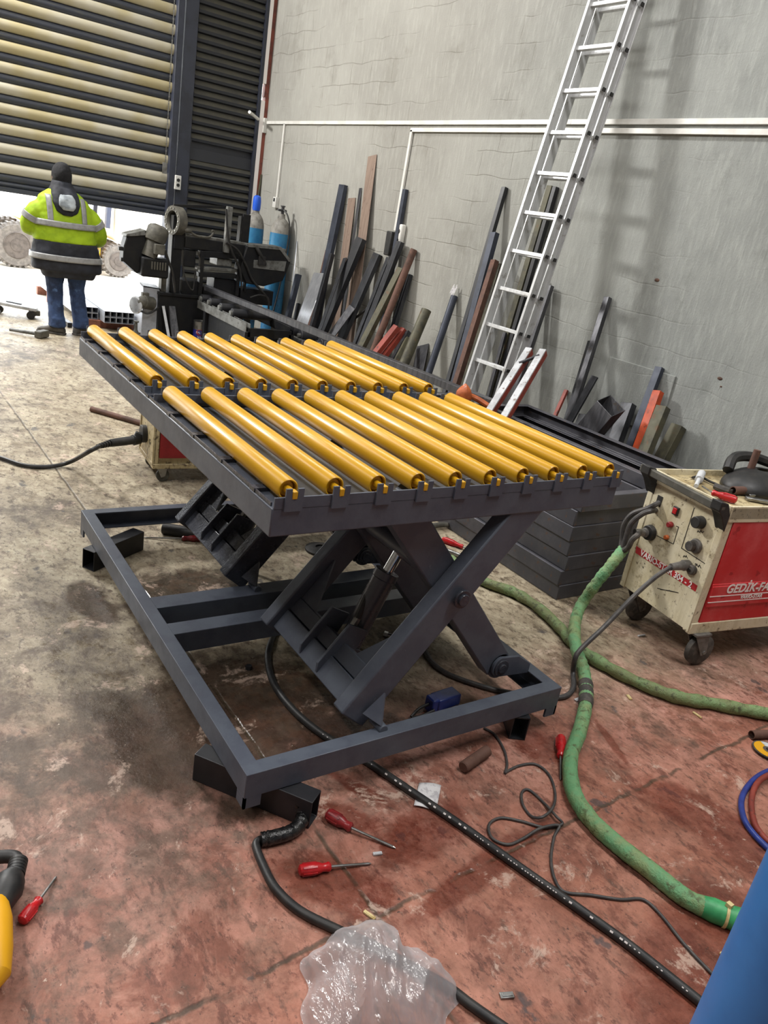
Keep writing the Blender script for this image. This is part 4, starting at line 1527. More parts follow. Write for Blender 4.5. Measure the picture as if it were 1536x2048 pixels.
# blade guides and vise
for (x0, y0, x1, y1, nm_) in ((397, 500, 404, 592, 'guide_post'), (471, 508, 478, 590, 'guide_post'), (488, 515, 491, 580, 'guide_post')):
    b = MB()
    b.box(S(x0, y0).x, S(x1, y0).x, 8.9, 8.97, S(x0, y1).z, S(x0, y0).z)
    sp(b, nm_, 'saw', 0.003)
for (x0, y0, x1, y1, h, m, nm_) in ((398, 507, 482, 512, .07, 'saw', 'guide_beam'), (392, 535, 476, 541, .035, 'saw_grey', 'guide_bar'), (395, 548, 470, 552, .05, 'saw', 'guide_beam')):
    b = MB()
    b.bar(S(x0, y0, 8.95), S(x1, y1, 8.95), 0.08, h)
    sp(b, nm_, m, 0.004)
for (x0, y0, x1, y1, m, nm_) in ((366, 498, 390, 532, 'saw', 'feed_motor'), (362, 558, 404, 592, 'saw', 'vise_jaw'), (426, 554, 470, 578, 'saw', 'chip_tray'), (432, 515, 462, 530, 'saw_grey', 'blade_guide'),
                                 (404, 572, 470, 597, 'saw', 'vise_base'), (478, 575, 545, 605, 'saw', 'bed_end')):
    b = MB()
    b.box(S(x0, y0).x, S(x1, y0).x, 8.95, 9.2, S(x0, y1).z, S(x0, y0).z)
    sp(b, nm_, m, 0.01)
for pts, r in (([(453, 418), (455, 460), (463, 500), (480, 540), (483, 580)], .013), ([(452, 485), (475, 500), (492, 530), (505, 560), (530, 590), (538, 606)], .014), ([(330, 500), (338, 525), (345, 545), (350, 585)], .015),
               ([(365, 530), (372, 560), (386, 580), (390, 540)], .008), ([(500, 595), (520, 590), (536, 597), (537, 620)], .012)):
    b = MB()
    b.tube(cr([S(px, py, 8.84) for px, py in pts], 7), r)
    sp(b, 'saw_hose', 'rubber', 0)
b = MB()
q0, q1 = AY(328, 613, 8.86), F(334, 681)
b.bar((q0.x, 8.89, q0.z), (q1.x, q1.y - 0.1, 0.0), 0.03, 0.01, up=(0, 1, 0))
solo(b, 'white_strip', 'white_paint', 'white strip leaning on the front of the saw cabinet', 'strip')
b = MB()
q0, q1 = AY(343, 614, 8.86), F(343, 684)
b.angle((q0.x, 8.86, q0.z), (q1.x + .02, q1.y - 0.12, 0.003), 0.07, 0.05, 0.005, up=(0, 1, 0))
solo(b, 'steel_angle', 'mill', 'grey angle leaning on the saw cabinet beside the white strip', 'steel angle')

# roller bed in front of the saw
ZR = 0.50
ra, rb = F(416, 606, ZR), F(489, 648, ZR)
rx = (ra.x + rb.x) / 2
t = thing('roller_table', 'black roller table feeding the saw, carrying the long steel bar', 'roller table', (rx + .3, (ra.y + rb.y) / 2, 0))
xr = rx + 0.50
for x in (rx, xr):
    b = MB()
    b.channel((x, rb.y, ZR - 0.04), (x, ra.y + 0.15, ZR - 0.04), 0.05, 0.09, 0.006, up=(0, 0, 1))
    b.build('side_rail', 'saw_grey' if x == rx else 'saw', t, bev=0.002)
b = MB()
b.box(rx, xr, rb.y, rb.y + 0.04, ZR - 0.13, ZR - 0.04)
b.build('end_rail', 'saw', t, bev=0.002)
for x, y in ((rx, rb.y + .03), (xr, rb.y + .03), (rx, ra.y - 0.1), (xr, ra.y - 0.1)):
    b = MB()
    b.box(x - 0.03, x + 0.03, y - 0.03, y + 0.03, 0, ZR - 0.08)
    b.build('leg', 'saw', t, bev=0.002)
b = MB()
b.box(rx + 0.04, xr - 0.02, rb.y + 0.3, rb.y + 0.33, 0.02, ZR - 0.09)
b.box(rx + 0.01, rx + 0.03, rb.y + 0.05, ra.y - 0.12, 0.05, ZR - 0.09)
b.build('lower_panel', 'saw', t)
for px, py in ((417, 596), (436, 604), (456, 614), (479, 625)):
    y = F(px, py, ZR + 0.04).y
    b = MB()
    b.cyl((rx + 0.01, y, ZR + 0.025), (xr - 0.02, y, ZR + 0.025), 0.052, n=24)
    rl = b.build('roller', 'black', t, bev=0.003)
    b = MB()
    b.cyl((rx - 0.012, y, ZR + 0.025), (rx + 0.012, y, ZR + 0.025), 0.03, n=12)
    b.box(rx - 0.006, rx + 0.006, y - 0.03, y + 0.03, ZR, ZR + 0.04)
    b.build('bearing', 'saw_grey', rl)
Z2 = 0.38
q = F(575, 665, Z2)
q2 = F(655, 705, Z2)
t = thing('roller_stand', 'low black roller stand between the saw and the leaning bars', 'roller stand', (q.x + .25, q2.y + .5, 0))
for x in (q.x - 0.02, q.x + 0.19):
    b = MB()
    b.box(x - 0.02, x + 0.02, q2.y - 0.1, q.y + 0.35, Z2 - 0.09, Z2)
    b.build('side_rail', 'saw_grey', t, bev=0.002)
for x in (q.x - 0.02, q.x + 0.19):
    for y in (q2.y, q.y + 0.25):
        b = MB()
        b.box(x - 0.02, x + 0.02, y - 0.02, y + 0.02, 0, Z2 - 0.09)
        b.build('leg', 'saw', t)
for px, py in ((573, 661), (602, 671), (640, 689)):
    y = F(px, py, Z2 + 0.03).y
    b = MB()
    b.cyl((q.x - 0.0, y, Z2 + 0.03), (q.x + 0.18, y, Z2 + 0.03), 0.058, n=24)
    rl = b.build('roller', 'black', t, bev=0.003)
    b = MB()
    b.cyl((q.x - 0.03, y, Z2 + 0.03), (q.x, y, Z2 + 0.03), 0.022, n=12)
    b.build('axle', 'saw_grey', rl)

# paint tins
for i, (px, py, body, lab) in enumerate(((399, 686, 'tin_blue', 'blue and silver paint tin standing before the saw cabinet'), (434, 692, 'tin_dark', 'dark paint tin with a red logo under the roller table'))):
    c = F(px, py)
    r = 0.085 if i == 0 else 0.07
    h = 0.26 if i == 0 else 0.22
    t = thing('paint_tin', lab, 'paint tin', (c.x, c.y, 0))
    b = MB()
    b.lathe([(r, 0), (r * 1.02, 0.005), (r, 0.012), (r, h * .62)], c, n=28)
    b.build('label', body, t)
    b = MB()
    pr_ = [(r, h * .62)]
    for k in range(5):
        pr_ += [(r * 1.0, h * (.64 + k * .07)), (r * 1.02, h * (.67 + k * .07)), (r, h * (.69 + k * .07))]
    b.lathe(pr_ + [(r * 1.03, h), (r * .96, h), (r * .94, h - .01)], c, n=28)
    b.build('rim', 'steel' if i == 0 else 'mill', t)
    vd = (V((0, 0, 0)) - V((c.x, c.y, 0))).normalized()
    b = MB()
    cc = c + vd * (r + 0.002) + V((0, 0, h * .52))
    sd = V((-vd.y, vd.x, 0))
    b.prism([cc + sd * (0.05 * math.cos(a)) - vd * 0.014 * abs(math.cos(a)) + V((0, 0, 0.035 * math.sin(a))) for a in [2 * PI * k / 16 for k in range(16)]], vd * 0.004)
    b.build('logo', 'tin_red', t)
    lettering('FALTY' if i == 0 else 'ALTY', 'lettering', 'white_ink', t, cc + vd * 0.006, V((vd.y * -1, vd.x, 0)) * 1, (0, 0, 1), 0.035)
    if i == 0:
        lettering('300', 'lettering', 'white_ink', t, c + vd * (r + 0.003) + V((0, 0, h * .28)), V((-vd.y, vd.x, 0)), (0, 0, 1), 0.05)

# ================================================================== PERSON
pf = (F(115, 668) + F(160, 668)) / 2
PX_, PY_ = pf.x, pf.y
PT = thing('person', 'person in a lime and navy safety jacket, black hat and jeans, seen from behind', 'person', (PX_, PY_, 0), 0.0)


def pl(x, y, z):
    return V((PX_ + x - 0.055 * z, PY_ + y, z))


XA, YA = V((1, 0, 0)), V((0, 1, 0))
tors = [(.80, .19, .135, 0), (.90, .21, .15, 0), (1.0, .20, .145, 0), (1.1, .19, .14, 0), (1.2, .20, .145, .0), (1.3, .215, .14, .005), (1.37, .20, .12, .01), (1.42, .13, .09, .02), (1.46, .065, .065, .03), (1.52, .06, .06, .035)]


def torso(b, f, z0, z1, extra=0.0, off=0.0):
    zs = []
    n = max(int((z1 - z0) / 0.03), 2)
    for i in range(n + 1):
        z = z0 + (z1 - z0) * i / n
        for (za, ra_, rb_, oa), (zb, rc_, rd_, ob) in zip(tors[:-1], tors[1:]):
            if za <= z <= zb:
                t_ = (z - za) / (zb - za)
                rx_, ry_, o_ = ra_ + (rc_ - ra_) * t_, rb_ + (rd_ - rb_) * t_, oa + (ob - oa) * t_
                break
        else:
            rx_, ry_, o_ = tors[0][1], tors[0][2], 0
        zs.append((pl(0, o_, z), f(z, rx_) + off, ry_ + extra + off, XA, YA))
    b.loft(zs, 32)


def limb(b, pts, rads, n=14, k=6):
    P = cr(pts, k)
    m = len(P) - 1

    def r(i):
        u = i / m * (len(rads) - 1)
        a = min(int(u), len(rads) - 2)
        return rads[a] + (rads[a + 1] - rads[a]) * (u - a)
    b.tube(P, r, n)


LEGS = {-1: [pl(-.10, 0, .86), pl(-.115, -.01, .66), pl(-.12, .01, .47), pl(-.125, -.02, .25), pl(-.125, -.03, .08)],
        1: [pl(.09, 0, .86), pl(.105, .0, .66), pl(.105, .02, .47), pl(.115, .0, .25), pl(.125, .0, .08)]}
ARMS = {-1: [pl(-.15, .01, 1.32), pl(-.28, .0, 1.21), pl(-.335, .06, 1.07), pl(-.24, .24, 1.04), pl(-.13, .29, 1.06)],
        1: [pl(.15, .01, 1.32), pl(.28, .0, 1.20), pl(.36, .05, 1.03), pl(.24, .22, .98), pl(.13, .28, 1.0)]}
b = MB()
torso(b, lambda z, r: r, .80, 1.50)
for s in (-1, 1):
    limb(b, LEGS[s], [.088, .082, .062, .056, .042])
    limb(b, ARMS[s], [.062, .05, .044, .036, .03])
    h = ARMS[s][-1]
    b.ell(h + V((-s * .05, .02, 0)), .05, .022, .042)
    for k, (dz, ln_) in enumerate(((.03, .075), (.01, .085), (-.01, .08), (-.03, .06))):
        a = h + V((-s * .085, .025, dz))
        limb(b, [a, a + V((-s * ln_ * .5, .008, 0)), a + V((-s * ln_ * .8, -.016, -.004)), a + V((-s * ln_ * .85, -.035, -.006))], [.0105, .010, .009, .008], 8, 3)
    a = h + V((-s * .03, .015, .035))
    limb(b, [a, a + V((-s * .03, 0, .03)), a + V((-s * .06, .0, .04))], [.012, .011, .009], 8, 3)
    ft = LEGS[s][-1]
    limb(b, [ft + V((0, 0, -.03)), ft + V((s * .05, .03, -.045)), ft + V((s * .11, .07, -.05))], [.034, .032, .026], 10, 3)
b.ell(pl(0, .045, 1.585), .078, .095, .115, 24)
b.ell(pl(0, .142, 1.575), .014, .02, .022)
for s in (-1, 1):
    b.ell(pl(s * .08, .045, 1.575), .012, .022, .032)
b.ell(pl(0, .125, 1.535), .03, .012, .009)
body = b.build('body', 'skin', PT)
md = body.modifiers.new('one_skin', 'REMESH')
md.mode = 'VOXEL'
md.voxel_size = 0.007
md.use_smooth_shade = True
sm = body.modifiers.new('relax', 'SMOOTH')
sm.iterations = 3


def cloth(b, name, m, vox=0.012, it=6, parent=None):
    o = b.build(name, m, parent or PT)
    r_ = o.modifiers.new('fabric', 'REMESH')
    r_.mode = 'VOXEL'
    r_.voxel_size = vox
    r_.use_smooth_shade = True
    s_ = o.modifiers.new('relax', 'SMOOTH')
    s_.iterations = it
    tx = bpy.data.textures.new(name + '_folds', 'CLOUDS')
    tx.noise_scale = 0.11
    d_ = o.modifiers.new('folds', 'DISPLACE')
    d_.texture = tx
    d_.strength = 0.022
    d_.mid_level = 0.5
    return o


b = MB()
b.loft([(pl(0, 0, .92), .20, .145, XA, YA), (pl(0, 0, .80), .20, .15, XA, YA), (pl(-.0, 0, .74), .19, .13, XA, YA)], 28)
for s in (-1, 1):
    limb(b, LEGS[s], [.108, .10, .082, .08, .082])
    for k in range(3):
        z = .07 + k * .035
        b.loft([(LEGS[s][-1] + V((0, 0, z - .075)), .082 - k * .004, .085, XA, YA), (LEGS[s][-1] + V((0, 0, z - .05)), .09 - k * .004, .092, XA, YA), (LEGS[s][-1] + V((0, 0, z - .035)), .08, .082, XA, YA)], 20)
cloth(b, 'jeans', 'jeans', 0.012, 5)
for s in (-1, 1):
    ft = LEGS[s][-1]
    b = MB()
    rings = []
    yaw = -s * 0.5 if s < 0 else -0.75
    dirv = V((s * .85, .55, 0)).normalized()
    sdv = V((dirv.y, -dirv.x, 0))
    for t_, w_, h_ in ((-.085, .030, .05), (-.07, .043, .085), (-.02, .045, .10), (.05, .047, .085), (.11, .052, .06), (.17, .046, .045), (.20, .025, .03)):
        rings.append((V((ft.x, ft.y, 0)) + dirv * t_ + V((0, 0, h_ / 2 + .012)), w_, h_ / 2, sdv, V((0, 0, 1))))
    b.loft(rings, 20)
    so = b.build('shoe', 'shoe', PT)
    b = MB()
    rings = [(V((ft.x, ft.y, 0)) + dirv * t_ + V((0, 0, .011)), w_ + .004, .011, sdv, V((0, 0, 1))) for t_, w_ in ((-.09, .03), (-.07, .045), (.05, .049), (.11, .054), (.17, .048), (.208, .025))]
    b.loft(rings, 20, 4)
    b.build('sole', 'rubber_dusty', so)
HEM = lambda z, r: max(.355 - abs(z - .74) * .12, .26) if z < 1.2 else r + .075
# jacket: lime yoke and sleeves above, navy skirt below
jt = [(1.47, .10, .10, .02), (1.43, .165, .125, .01), (1.38, .235, .155, .0), (1.30, .275, .175, 0), (1.2, .285, .19, 0), (1.08, .30, .20, 0), (.955, .318, .205, 0)]
b = MB()
b.loft([(pl(.0 + .012 * (1.4 - z), o_, z + .0), rx_, ry_, XA, V((0, 1, .0))) for z, rx_, ry_, o_ in jt], 36)
for s in (-1, 1):
    limb(b, ARMS[s], [.075, .088, .082, .07, .058], 16)
cloth(b, 'jacket', 'hivis', 0.013, 5)
b = MB()
b.loft([(pl(.01, 0, z), rx_, ry_, XA, YA) for z, rx_, ry_ in ((.965, .314, .204), (.90, .328, .21), (.80, .345, .215), (.70, .352, .215), (.665, .345, .21))], 36)
b.loft([(pl(.02, 0, z), rx_, ry_, XA, YA) for z, rx_, ry_ in ((.70, .28, .19), (.63, .27, .185), (.60, .25, .17))], 36)
cloth(b, 'jacket_skirt', 'navy', 0.013, 4)


def band(z0, z1, name='reflective_band', a0=0, a1=2 * PI, grow=.004, table=None):
    tb = table or jt
    b = MB()

    def fn(u, v):
        z = z0 + (z1 - z0) * v
        a = a0 + (a1 - a0) * u
        T_ = sorted(tb, key=lambda r: r[0])
        for p_, q_ in zip(T_[:-1], T_[1:]):
            if p_[0] <= z <= q_[0]:
                f_ = (z - p_[0]) / (q_[0] - p_[0])
                rx_, ry_ = p_[1] + (q_[1] - p_[1]) * f_, p_[2] + (q_[2] - p_[2]) * f_
                break
        e = 2.3
        ct, st = math.cos(a), math.sin(a)
        return pl(.012 * (1.4 - z) + (rx_ + grow) * math.copysign(abs(ct) ** (2 / e), ct), (ry_ + grow) * math.copysign(abs(st) ** (2 / e), st), z)
    b.grid(fn, 49, 5)
    o = b.build(name, 'reflect', PT)
    sol = o.modifiers.new('cloth_thickness', 'SOLIDIFY')
    sol.thickness = 0.006
    sol.offset = 1
    return o


sk = [(.965, .314, .204, 0), (.90, .328, .21, 0), (.80, .345, .215, 0), (.70, .352, .215, 0)]
band(1.105, 1.165, grow=.010)
band(.775, .835, table=sk, grow=.010)
for a_ in (-PI / 2 - .62, -PI / 2 + .62):
    b = MB()
    zs_ = [1.165, 1.22, 1.28, 1.33, 1.37, 1.395]

    def fn(u, v):
        z = 1.16 + .245 * v
        T_ = sorted(jt, key=lambda r: r[0])
        for p_, q_ in zip(T_[:-1], T_[1:]):
            if p_[0] <= z <= q_[0]:
                f_ = (z - p_[0]) / (q_[0] - p_[0])
                rx_, ry_ = p_[1] + (q_[1] - p_[1]) * f_, p_[2] + (q_[2] - p_[2]) * f_
                break
        x_ = (.165 + .05 * (u - .5) * 1.0) * (1 if a_ > -PI / 2 else -1)
        c_ = min(abs(x_) / rx_, .98)
        return pl(x_ + .012 * (1.4 - z), -(ry_ + .012) * (1 - c_ ** 2.3) ** (1 / 2.3), z)
    b.grid(fn, 4, 14)
    o = b.build('reflective_brace', 'reflect', PT)
    o.modifiers.new('cloth_thickness', 'SOLIDIFY').thickness = 0.008
for s in (-1, 1):
    A = cr(ARMS[s], 6)
    i0 = 7
    b = MB()
    d_ = (A[i0 + 2] - A[i0]).normalized()
    b.tube([A[i0] - d_ * .005, A[i0] + d_ * .055], .098, 24)
    b.build('reflective_cuff', 'reflect', PT, bev=0.004)
b = MB()
b.loft([(pl(0, .02, 1.40), .12, .12, XA, YA), (pl(0, .02, 1.44), .135, .13, XA, YA), (pl(0, .03, 1.50), .105, .12, XA, YA), (pl(0, .04, 1.54), .09, .11, XA, YA)], 28)
b.loft([(pl(0, -.17, 1.22), .05, .03, XA, YA), (pl(0, -.16, 1.26), .11, .05, XA, YA), (pl(0, -.14, 1.34), .135, .06, XA, YA), (pl(0, -.09, 1.42), .135, .07, XA, YA), (pl(0, -.02, 1.48), .11, .09, XA, YA)], 24)
cloth(b, 'hood', 'navy', 0.011, 4)
b = MB()
b.loft([(pl(0, -.215, 1.275), .05, .016, XA, YA), (pl(0, -.215, 1.31), .082, .022, XA, YA), (pl(0, -.19, 1.38), .085, .02, XA, YA), (pl(0, -.165, 1.425), .06, .016, XA, YA)], 20)
cloth(b, 'hood_lining', 'fleece', 0.009, 3)
b = MB()
b.ell(pl(0.005, .04, 1.605), .098, .115, .115, 28)
b.loft([(pl(0.005, .035, 1.50), .078, .085, XA, YA), (pl(0.005, .04, 1.56), .094, .106, XA, YA), (pl(0.005, .04, 1.61), .098, .113, XA, YA)], 24)
cloth(b, 'knit_hat', 'beanie', 0.01, 3)

# ================================================================== YARD: FORKLIFT
def wheel(c, r, wd, parent, name='wheel'):
    b = MB()
    b.lathe([(r * .58, 0), (r * .9, -.01), (r, wd * .15), (r, wd * .85), (r * .9, wd), (r * .58, wd)], c, (0, 1, 0), 36)
    for k in range(26):
        a = 2 * PI * k / 26
        u = V((math.cos(a), 0, math.sin(a)))
        b.bar(V(c) + u * r * .93 + V((0, .0, 0)), V(c) + u * r * .93 + V((0, wd, 0)), r * .10, r * .22, up=u)
    w_ = b.build(name, 'tyre', parent)
    b = MB()
    b.lathe([(r * .60, -.004), (r * .56, -.015), (r * .52, .03), (r * .3, .05), (r * .28, -.01), (r * .1, -.012)], c, (0, 1, 0), 32)
    for k in range(6):
        a = 2 * PI * k / 6
        b.cyl(V(c) + V((math.cos(a) * r * .4, .005, math.sin(a) * r * .4)), V(c) + V((math.cos(a) * r * .4, .05, math.sin(a) * r * .4)), r * .045, n=8)
    b.build('rim', 'rim', w_)
    return w_


FY = 14.45
f1 = F(35, 533)
f2 = F(237, 553)
fl = thing('forklift', 'yellow forklift standing outside in the bright yard beyond the shutter', 'forklift', ((f1.x + f2.x) / 2, FY + .5, -0.02))
x1, x2 = f1.x, f2.x
wheel((x1, FY, 0.34), .36, .26, fl)
wheel((x1, FY + 0.95, 0.34), .36, .26, fl)
wheel((x2, FY + .05, 0.26), .28, .2, fl)
wheel((x2, FY + 0.85, 0.26), .28, .2, fl)
b = MB()
b.prism([(x1 + .38, FY + .08, .22), (x2 - .32, FY + .08, .18), (x2 - .30, FY + .08, .62), (x2 - .5, FY + .08, .82), (x1 + .2, FY + .08, .86), (x1 + .05, FY + .08, .74), (x1 + .25, FY + .08, .66), (x1 + .40, FY + .08, .45)], (0, 1.0, 0))
b.build('chassis', 'fork_yellow', fl, bev=0.03)
b = MB()
xc = AY(229, 450, 14.5).x
b.prism([(xc, FY + .05, .60), (x2 + .45, FY + .05, .5), (x2 + .5, FY + .05, 1.15), (x2 + .3, FY + .05, 1.3), (xc, FY + .05, 1.3)], (0, 1.05, 0))
b.build('counterweight', 'fork_blown', fl, bev=0.05)
xp = AY(212, 440, 14.6).x
for (xa, za, xb, zb) in ((x1 + .45, .85, x1 + .75, 2.2), (xp, .8, xp + .06, 2.2)):
    for y in (FY + .06, FY + 1.0):
        b = MB()
        b.bar((xa, y, za), (xb, y, zb), .12, .07)
        b.build('cab_post', 'fork_dark', fl)
b = MB()
b.box(x1 + .7, x2 - .4, FY + .08, FY + 1.05, 2.15, 2.22)
b.build('cab_roof', 'fork_dark', fl)
b = MB()
b.box(x2 - .95, x2 - .52, FY + .3, FY + .8, .85, 1.0)
b.box(x2 - .62, x2 - .5, FY + .3, FY + .8, 1.0, 1.45)
b.build('seat', 'fork_dark', fl, bev=0.03)
b = MB()
b.cyl((x1 + .62, FY + .55, 1.22), (x1 + .66, FY + .55, 1.24), .17)
b.cyl((x1 + .45, FY + .55, .95), (x1 + .64, FY + .55, 1.23), .025)
b.build('steering_wheel', 'fork_dark', fl)
for y in (FY + .25, FY + .75):
    b = MB()
    b.box(x1 - .36, x1 - .22, y, y + .1, .02, 2.2)
    b.build('mast_rail', 'saw_grey', fl)
b = MB()
b.box(x1 - .46, x1 - .38, FY + .1, FY + 1.0, .5, .95)
b.build('fork_carriage', 'saw_grey', fl)
for y in (FY + .2, FY + .75):
    b = MB()
    b.box(x1 - 1.4, x1 - .42, y, y + .12, .02, .06)
    b.build('fork_tine', 'saw_grey', fl)
qx = AY(190, 487, FY + .07)
lettering('A', 'lettering', 'fork_dark', fl, (qx.x, FY + .07, qx.z), (1, 0, 0), (0, 0, 1), .13)
qx = AY(198, 500, FY + .07)
lettering('T', 'lettering', 'fork_dark', fl, (qx.x, FY + .07, qx.z), (1, 0, 0), (0, 0, 1), .13)

# bundles of square tube lying out through the door
row = ['bottom', 'top']
bx = F(209, 650, .07)
for j in range(2):
    for i in range(5):
        x, z = bx.x + .035 + i * .068, .09 + .034 + j * .068
        b = MB()
        b.rhs((x, bx.y + .02, z), (x, bx.y + 3.0, z), .066, .066, .004)
        solo(b, 'square_tube', 'skylit_tube', 'square tube, %s in the %s row of the wider bundle' % (('leftmost', 'second from left', 'middle one', 'second from right', 'rightmost')[i], row[j]), 'square tube', 'square tubes of the wider bundle')
bx2 = F(197, 643, .07)
for j in range(2):
    for i in range(3):
        x, z = bx2.x - .035 - (2 - i) * .068, .09 + .034 + j * .068
        b = MB()
        b.rhs((x, bx2.y + .02, z), (x, bx2.y + 3.0, z), .066, .066, .004)
        solo(b, 'square_tube', 'skylit_tube', 'square tube, %s in the %s row of the narrow bundle' % (('leftmost', 'middle one', 'rightmost')[i], row[j]), 'square tube', 'square tubes of the narrow bundle')
for k, y in enumerate((bx.y + .18, bx.y + 2.5)):
    b = MB()
    b.box(bx2.x - .25, bx.x + .40, y, y + .1, 0.0 if y < 10.6 else -0.02, .088)
    solo(b, 'wood_batten', 'wood_red', 'brown batten under the %s end of the tube bundles' % ('near', 'far')[k], 'batten', bev=.004)
p = F(96, 606)
b = MB()
b.prism([p, p + V((.30, -.05, 0)), p + V((.30, .1, 0)), p + V((0, .1, 0))], (0, 0, .10))
b.prism([p + V((0, 0, .1)), p + V((.25, -.04, .1)), p + V((.0, .1, .1))], (0, 0, .08))
solo(b, 'wood_wedge', 'wood_red', 'small reddish wood wedge on the floor behind the person', 'wood wedge', bev=.004)
p, q = F(131, 636, .03), F(140, 650, .03)
b = MB()
b.bar(p + V((-.1, .3, 0.01)), q, .05, .05)
solo(b, 'steel_bar', 'mill_dark', 'dark bar on the floor seen between the legs of the person', 'steel bar')

# things on the floor at the far left
p, q = F(20, 659, .03), F(68, 666, .03)
hd = F(78, 668, .04)
t = thing('sledge_hammer', 'dark sledge hammer lying on the floor left of the person', 'hammer', ((p.x + q.x) / 2, (p.y + q.y) / 2, 0))
b = MB()
b.cyl(p, hd, .017, .02, 10)
b.build('handle', 'saw_grey', t)
b = MB()
d = V(((hd - p).y, -(hd - p).x, 0)).normalized()
b.bar(hd + V((.02, 0, .0)) - d * .10, hd + V((.02, 0, 0)) + d * .07, .075, .07)
b.build('head', 'motor', t, bev=.01)
p = F(5, 645)
p2 = F(30, 640)
t = thing('floor_jack', 'pale grey flat trolley jack at the left edge by the doorway', 'trolley jack', (p.x, p.y, 0))
b = MB()
dx = V((.9, -.25, 0)).normalized()
dn = V((.25, .9, 0)).normalized()
o = F(-14, 628, 0)


def jk(u, v, z):
    return o + dx * u + dn * v + V((0, 0, z))


b.prism([jk(0, -.13, .14), jk(.30, -.12, .11), jk(.46, -.07, .09), jk(.46, .07, .09), jk(.30, .12, .11), jk(0, .13, .14)], (0, 0, .035))
b.build('frame', 'white_paint', t, bev=.008)
b = MB()
b.prism([jk(.14, -.05, .166), jk(.30, -.04, .149), jk(.30, .04, .149), jk(.14, .05, .166)], (0, 0, .006))
b.build('deck_opening', 'rubber', t)
for u, v in ((.05, -.12), (.05, .12), (.40, -.07), (.40, .07)):
    b = MB()
    b.cyl(jk(u, v, .045) - dn * .02, jk(u, v, .045) + dn * .02, .045)
    b.build('wheel', 'rubber', t)
b = MB()
b.box(o.x + .38, o.x + .47, o.y - .17, o.y - .05, .04, .10)
b.build('front_roller_block', 'motor', t, bev=.01)
p = F(271, 675)
t = thing('work_stand', 'small dark stand with a screw beside the pale saw tank', 'stand', p)
b = MB()
b.lathe([(.085, 0), (.085, .02), (.04, .05), (.018, .09), (.014, .17), (.03, .175), (.03, .19)], p, n=18)
b.build('screw_base', 'motor', t)
b = MB()
b.cyl(p + V((-.05, 0, .06)), p + V((.05, -.02, .055)), .008)
b.build('cross_handle', 'motor', t)
p, q = F(183, 818, .02), F(270, 843, .02)
b = MB()
b.pipe(p, q + (q - p) * .35, .021, .004)
solo(b, 'rusty_pipe', 'rust', 'rusty brown pipe lying on the floor left of the small welder', 'pipe')

# ================================================================== SMALL WELDER UNDER THE TABLE
wc = F(306, 932, .11)
t = thing('small_welder', 'small cream and red welding machine on castors behind the lift table', 'welding machine', (wc.x, wc.y, 0), math.radians(-4))
XFt = XF[t.name]


def wl(x, y, z):
    return XFt @ V((x, y, z))


def lbox(x0, x1, y0, y1, z0, z1):
    b = MB()
    b.box(x0, x1, y0, y1, z0, z1)
    return b


SW, SD, Z0, Z1 = .36, .62, .11, .62      # width along local y, depth along local x
lbox(.012, SD, .012, SW - .012, Z0 + .01, Z1).build('case', 'cream_dirty', t, local=True)
lbox(0, .014, 0, SW, Z0, Z1 + .005).build('front_panel', 'cream_dirty', t, local=True, bev=.003)
for y in (0, SW - .022):
    lbox(-.006, .03, y, y + .022, Z0 - .005, Z1 + .01).build('corner_post', 'cream_dirty', t, local=True, bev=.003)
lbox(.035, SD - .02, -.006, .012, Z0 + .05, Z1 - .02).build('side_panel', 'welder_red_dark', t, local=True, bev=.002)
lbox(-.004, SD, -.008, SW + .004, Z0 - .018, Z0 + .012).build('base_rail', 'cream_dirty', t, local=True, bev=.003)
sock = MB()
sock.cyl((-.03, SW * .60, .245), (.01, SW * .60, .245), .055, n=24)
so = sock.build('socket', 'rubber', t, local=True, bev=.003)
lbox(-.03, 0, SW * .22, SW * .32, .40, .42).build('knob', 'rust', t, local=True, bev=.004)
lettering('G', 'marking', 'black_ink', t, wl(-.002, SW * .28, .23), XFt.to_3x3() @ V((0, -1, 0)), (0, 0, 1), .045)
for x, y in ((.06, .03), (.06, SW - .05), (SD - .06, .03), (SD - .06, SW - .05)):
    b = MB()
    b.prism([(x - .03, y - .022, Z0 - .018), (x + .03, y - .022, Z0 - .018), (x + .02, y - .022, .04), (x - .005, y - .022, .03)], (0, .006, 0))
    b.prism([(x - .03, y + .016, Z0 - .018), (x + .03, y + .016, Z0 - .018), (x + .02, y + .016, .04), (x - .005, y + .016, .03)], (0, .006, 0))
    b.box(x - .035, x + .035, y - .025, y + .025, Z0 - .022, Z0 - .016)
    cst = b.build('castor', 'steel', t, local=True)
    b = MB()
    b.lathe([(.012, -.012), (.036, -.012), (.04, -.006), (.04, .006), (.036, .012), (.012, .012)], (x + .008, y, .04), (0, 1, 0), 22)
    b.build('castor_wheel', 'motor', cst, local=True)
pt = wl(-.03, SW * .60, .245)
t2 = thing('welding_cable', 'black welding cable plugged into the small cream welder and running off left', 'cable', (pt.x - .4, pt.y, 0))
e = [AY(275, 879, pt.y), AY(245, 883, pt.y - .02), AY(222, 886, pt.y - .05)]
b = MB()
b.tube([pt, e[0], e[0] + (e[1] - e[0]) * .3, e[0] + (e[1] - e[0]) * .31, e[1], e[2]], lambda i: (.034, .034, .034, .026, .026, .024)[i], 18)
b.build('plug', 'rubber', t2, bev=.002)
b = MB()
e3 = AY(200, 892, pt.y - .1)
d = (e3 - e[2]).normalized()
for k in range(6):
    c = e[2] + d * (.02 * k)
    b.cyl(c, c + d * .012, .022 - k * .0015)
b.cyl(e[2], e3, .013)
b.build('strain_relief', 'rubber', t2)
b = MB()
